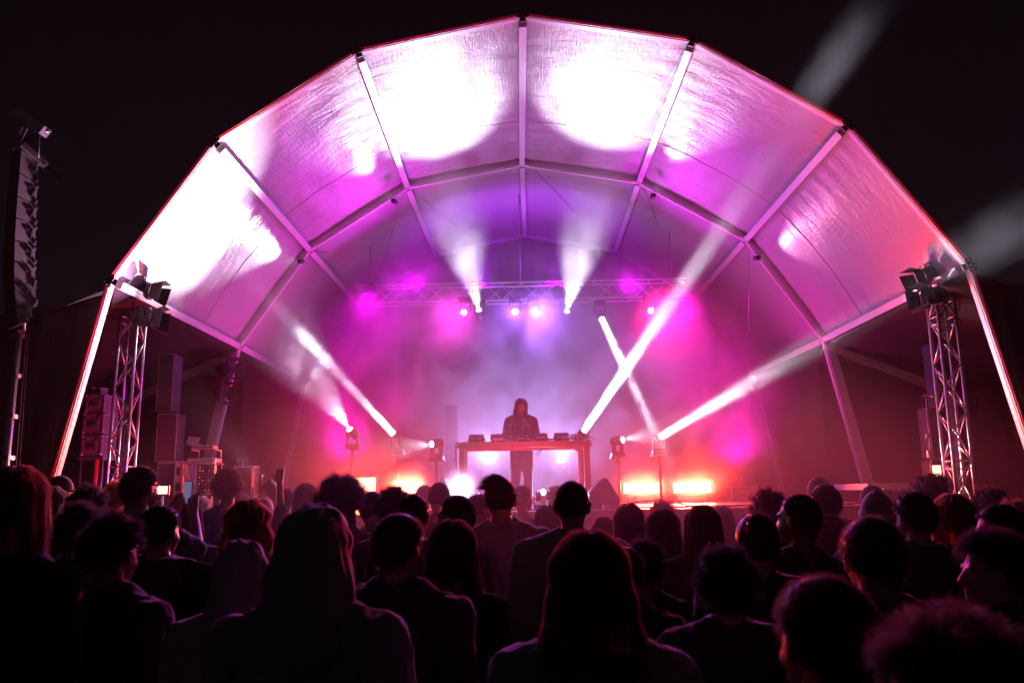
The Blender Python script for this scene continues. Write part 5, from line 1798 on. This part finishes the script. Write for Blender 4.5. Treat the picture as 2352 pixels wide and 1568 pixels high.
P_(560, 1228, 150, 'hood', 'hooded figure in grey low down left of the big dark head', 'h_black', 'hoodie', 'c_grey', seed=2, k=1.05)
P_(606, 1141, 36, 'short', 'small grey lit head beside the raised arm', 'h_grey', 'tee', 'c_navy', seed=1, Y=8.2)
P_(660, 1119, 44, 'short', 'head just right of the raised arm with a pink edge', 'h_black', 'tee', 'c_black', seed=0)
ra = P_(585, 1160, 44, 'short', 'person raising the right arm with a loose fist', 'h_black', 'tee', 'c_black', pose='raised', seed=1, Y=7.0, rz=d(6))
P_(702, 1110, 52, 'long', 'brown haired head between the raised arm and the large curly crown', 'h_brown', 'tee', 'c_black', seed=2, Y=7.4)
P_(783, 1083, 122, 'bigafro', 'big round curly hair glowing red on its right edge', 'h_black', 'tee', 'c_black', 'skin_b', seed=1)
P_(722, 1143, 232, 'hood', 'huge dark hooded figure close to the camera left of centre', 'h_black', 'hoodie', 'c_grey', seed=0, wide=1.12, k=1.1)
P_(905, 1113, 86, 'messy', 'tousled dark curls with an amber light glowing behind', 'h_black', 'tee', 'c_black', seed=2)
P_(950, 1133, 72, 'buzz', 'close cropped round head in front of the amber bar', 'h_black', 'tee', 'c_black', 'skin_b', seed=1)
P_(976, 1111, 32, 'short', 'tiny red edged head behind the cropped one', 'h_black', 'tee', 'c_black', seed=0, Y=8.6)
P_(855, 1128, 56, 'pony', 'slim dark head turned right between the curly crown and the tousled curls', 'h_black', 'tee', 'c_black', seed=0, rz=d(-40))
P_(1009, 1106, 50, 'buzz', 'violet edged cropped head left of the dazzling footlight', 'h_black', 'tee', 'c_black', seed=1)
P_(1048, 1136, 74, 'buzz', 'head in left profile right below the dazzling footlight', 'h_black', 'tee', 'c_navy', seed=1, rz=d(62), eyes=True)
P_(1100, 1132, 42, 'short', 'head in right profile between the footlight and the crew cut', 'h_black', 'tee', 'c_black', seed=2, rz=d(-62), eyes=True, Y=6.3)
P_(918, 1173, 118, 'short', 'short fuzzy head with a maroon glow, left of the centre', 'h_brown', 'jacket', 'c_navy', seed=1, wide=1.05, yaw=d(-28))
P_(1038, 1195, 120, 'bob', 'person with a smooth bob tinted violet on the crown', 'h_brown', 'tee', 'c_black', seed=1)
P_(1148, 1082, 74, 'undercut', 'tall person with side parted undercut in a grey hoodie at the centre', 'h_black', 'hoodie', 'c_grey', seed=0, k=1.05)
P_(1199, 1112, 44, 'short', 'head in right profile close behind the tall undercut', 'h_black', 'tee', 'c_black', seed=0, rz=d(-55), eyes=True)
P_(1256, 1161, 56, 'long', 'long haired head left of the cropped head in the pale shirt', 'h_black', 'tee', 'c_navy', seed=1, Y=6.2)
P_(1277, 1114, 44, 'messy', 'small tousled head behind the left ear of the cropped head', 'h_black', 'tee', 'c_black', seed=0)
P_(1312, 1103, 80, 'buzz', 'person with cropped hair and red rim in a pale collared shirt', 'h_black', 'jacket', 'c_white', seed=2, k=1.05)
P_(1352, 1221, 212, 'bob', 'large near head with neck length hair and a bright red streak', 'h_redglow', 'jacket', 'c_grey', seed=2, wide=1.04)
P_(1386, 1188, 50, 'long', 'half hidden long hair right of the pale shirt', 'h_redglow', 'tee', 'c_black', seed=0, Y=5.9)
P_(1443, 1157, 76, 'long', 'straight red glowing hair below the wedge monitor', 'h_redglow', 'tee', 'c_black', seed=1)
P_(1519, 1150, 60, 'messy', 'small bright red head behind two long haired ones', 'h_redglow', 'tee', 'c_rust', seed=1)
P_(1520, 1171, 84, 'long', 'long straight hair with a lilac edge on the left, under the amber bars', 'h_brown', 'tee', 'c_black', seed=2)
P_(1612, 1161, 92, 'long', 'wide red lit long hair right of the lilac edged one', 'h_redglow', 'jacket', 'c_black', seed=0)
P_(1655, 1163, 52, 'long', 'narrow long hair just behind the wide red lit one', 'h_redglow', 'tee', 'c_black', seed=1, Y=6.6)
P_(1480, 1236, 72, 'curly', 'low dark curly head right of the large near bob', 'h_black', 'tee', 'c_black', seed=0, Y=4.0)
P_(1432, 1250, 76, 'short', 'low head tucked behind the red streak', 'h_black', 'hoodie', 'c_black', seed=1, Y=3.4)
P_(1664, 1247, 136, 'curly', 'wide curly head with a purple fuzzy left outline', 'h_black', 'jacket', 'c_navy', seed=2)
P_(1763, 1119, 84, 'curly', 'ringlet curls standing out against the red wall', 'h_redglow', 'tee', 'c_black', seed=0)
P_(1735, 1166, 100, 'bun', 'dark smooth head with hair gathered up, below the ringlets', 'h_black', 'jacket', 'c_black', seed=2)
P_(1836, 1133, 82, 'buzz', 'shaved head with a lilac edge turned slightly left', 'h_black', 'tee', 'c_black', 'skin_b', seed=1, yaw=d(28), k=1.03)
P_(1890, 1108, 66, 'short', 'short haired head behind the shaved one', 'h_black', 'tee', 'c_black', seed=1)
P_(1880, 1094, 52, 'cap', 'backmost head in a cap with a red edge behind the short haired one', 'h_black', 'tee', 'c_black', rz=d(150) - math.pi, seed=1)
P_(1902, 1186, 74, 'long', 'long hair with a thin scarlet line down the left side', 'h_black', 'tee', 'c_black', seed=2)
P_(2000, 1113, 54, 'cap', 'head in a dark flat cap in front of the red platform edge', 'h_black', 'tee', 'c_black', seed=1)
P_(2013, 1127, 76, 'beanie', 'person in a ribbed knitted beanie', 'h_black', 'jacket', 'c_black', seed=1)
P_(2092, 1124, 84, 'short', 'plain dark head between the beanie and the curly crown', 'h_black', 'hoodie', 'c_black', seed=2)
P_(2133, 1085, 78, 'messy', 'curly crown in front of the white work light', 'h_black', 'tee', 'c_black', seed=0)
P_(2184, 1136, 98, 'long', 'long hair with a wide pink streak at the right', 'h_fair', 'tee', 'c_black', seed=1)
P_(2270, 1117, 78, 'curly', 'dim curls under the right tower', 'h_brown', 'tee', 'c_black', seed=1)
P_(2328, 1143, 84, 'curly', 'sandy curls at the right edge', 'h_fair', 'tee', 'c_black', seed=2)
P_(2292, 1153, 98, 'short', 'head in left profile above the lit face at the right', 'h_black', 'jacket', 'c_black', seed=0, rz=d(60), eyes=True)
P_(1996, 1179, 146, 'short', 'big dark head with a red edge behind the cropped near one', 'h_brown', 'jacket', 'c_black', seed=1, wide=1.08)
P_(2268, 1212, 160, 'messy', 'person in left profile with violet light on the forehead and nose', 'h_black', 'jacket', 'c_black', seed=2, rz=d(80), eyes=True, wide=1.12)
P_(1892, 1311, 214, 'short', 'large cropped head near the camera, right of centre', 'h_brown', 'hoodie', 'c_black', seed=2, wide=1.03)
P_(2165, 1396, 350, 'messy', 'nearest head at the bottom right with tousled red lit hair', 'h_brown', 'jacket', 'c_black', seed=1, wide=1.05, rz=d(35), eyes=True)

# phone in the filmer's hands
ps = ph.scale[0]
bpy.context.view_layer.update()
c = ph.matrix_world @ Vector((0, .355, 1.62))
Rz = Matrix.Rotation(ph.rotation_euler.z, 3, 'Z')
t = thing('phone', 'phone held up upright by the filming person at the left', 'phone', c)
q = MB(); q.box(c, (.074, .009, .15), Rz, bev=.004); q.build('body', 'plastic', t)
q = MB(); q.box(c + Rz @ Vector((0, -.0055, 0)), (.066, .002, .14), Rz); q.build('screen', 'screen', t)
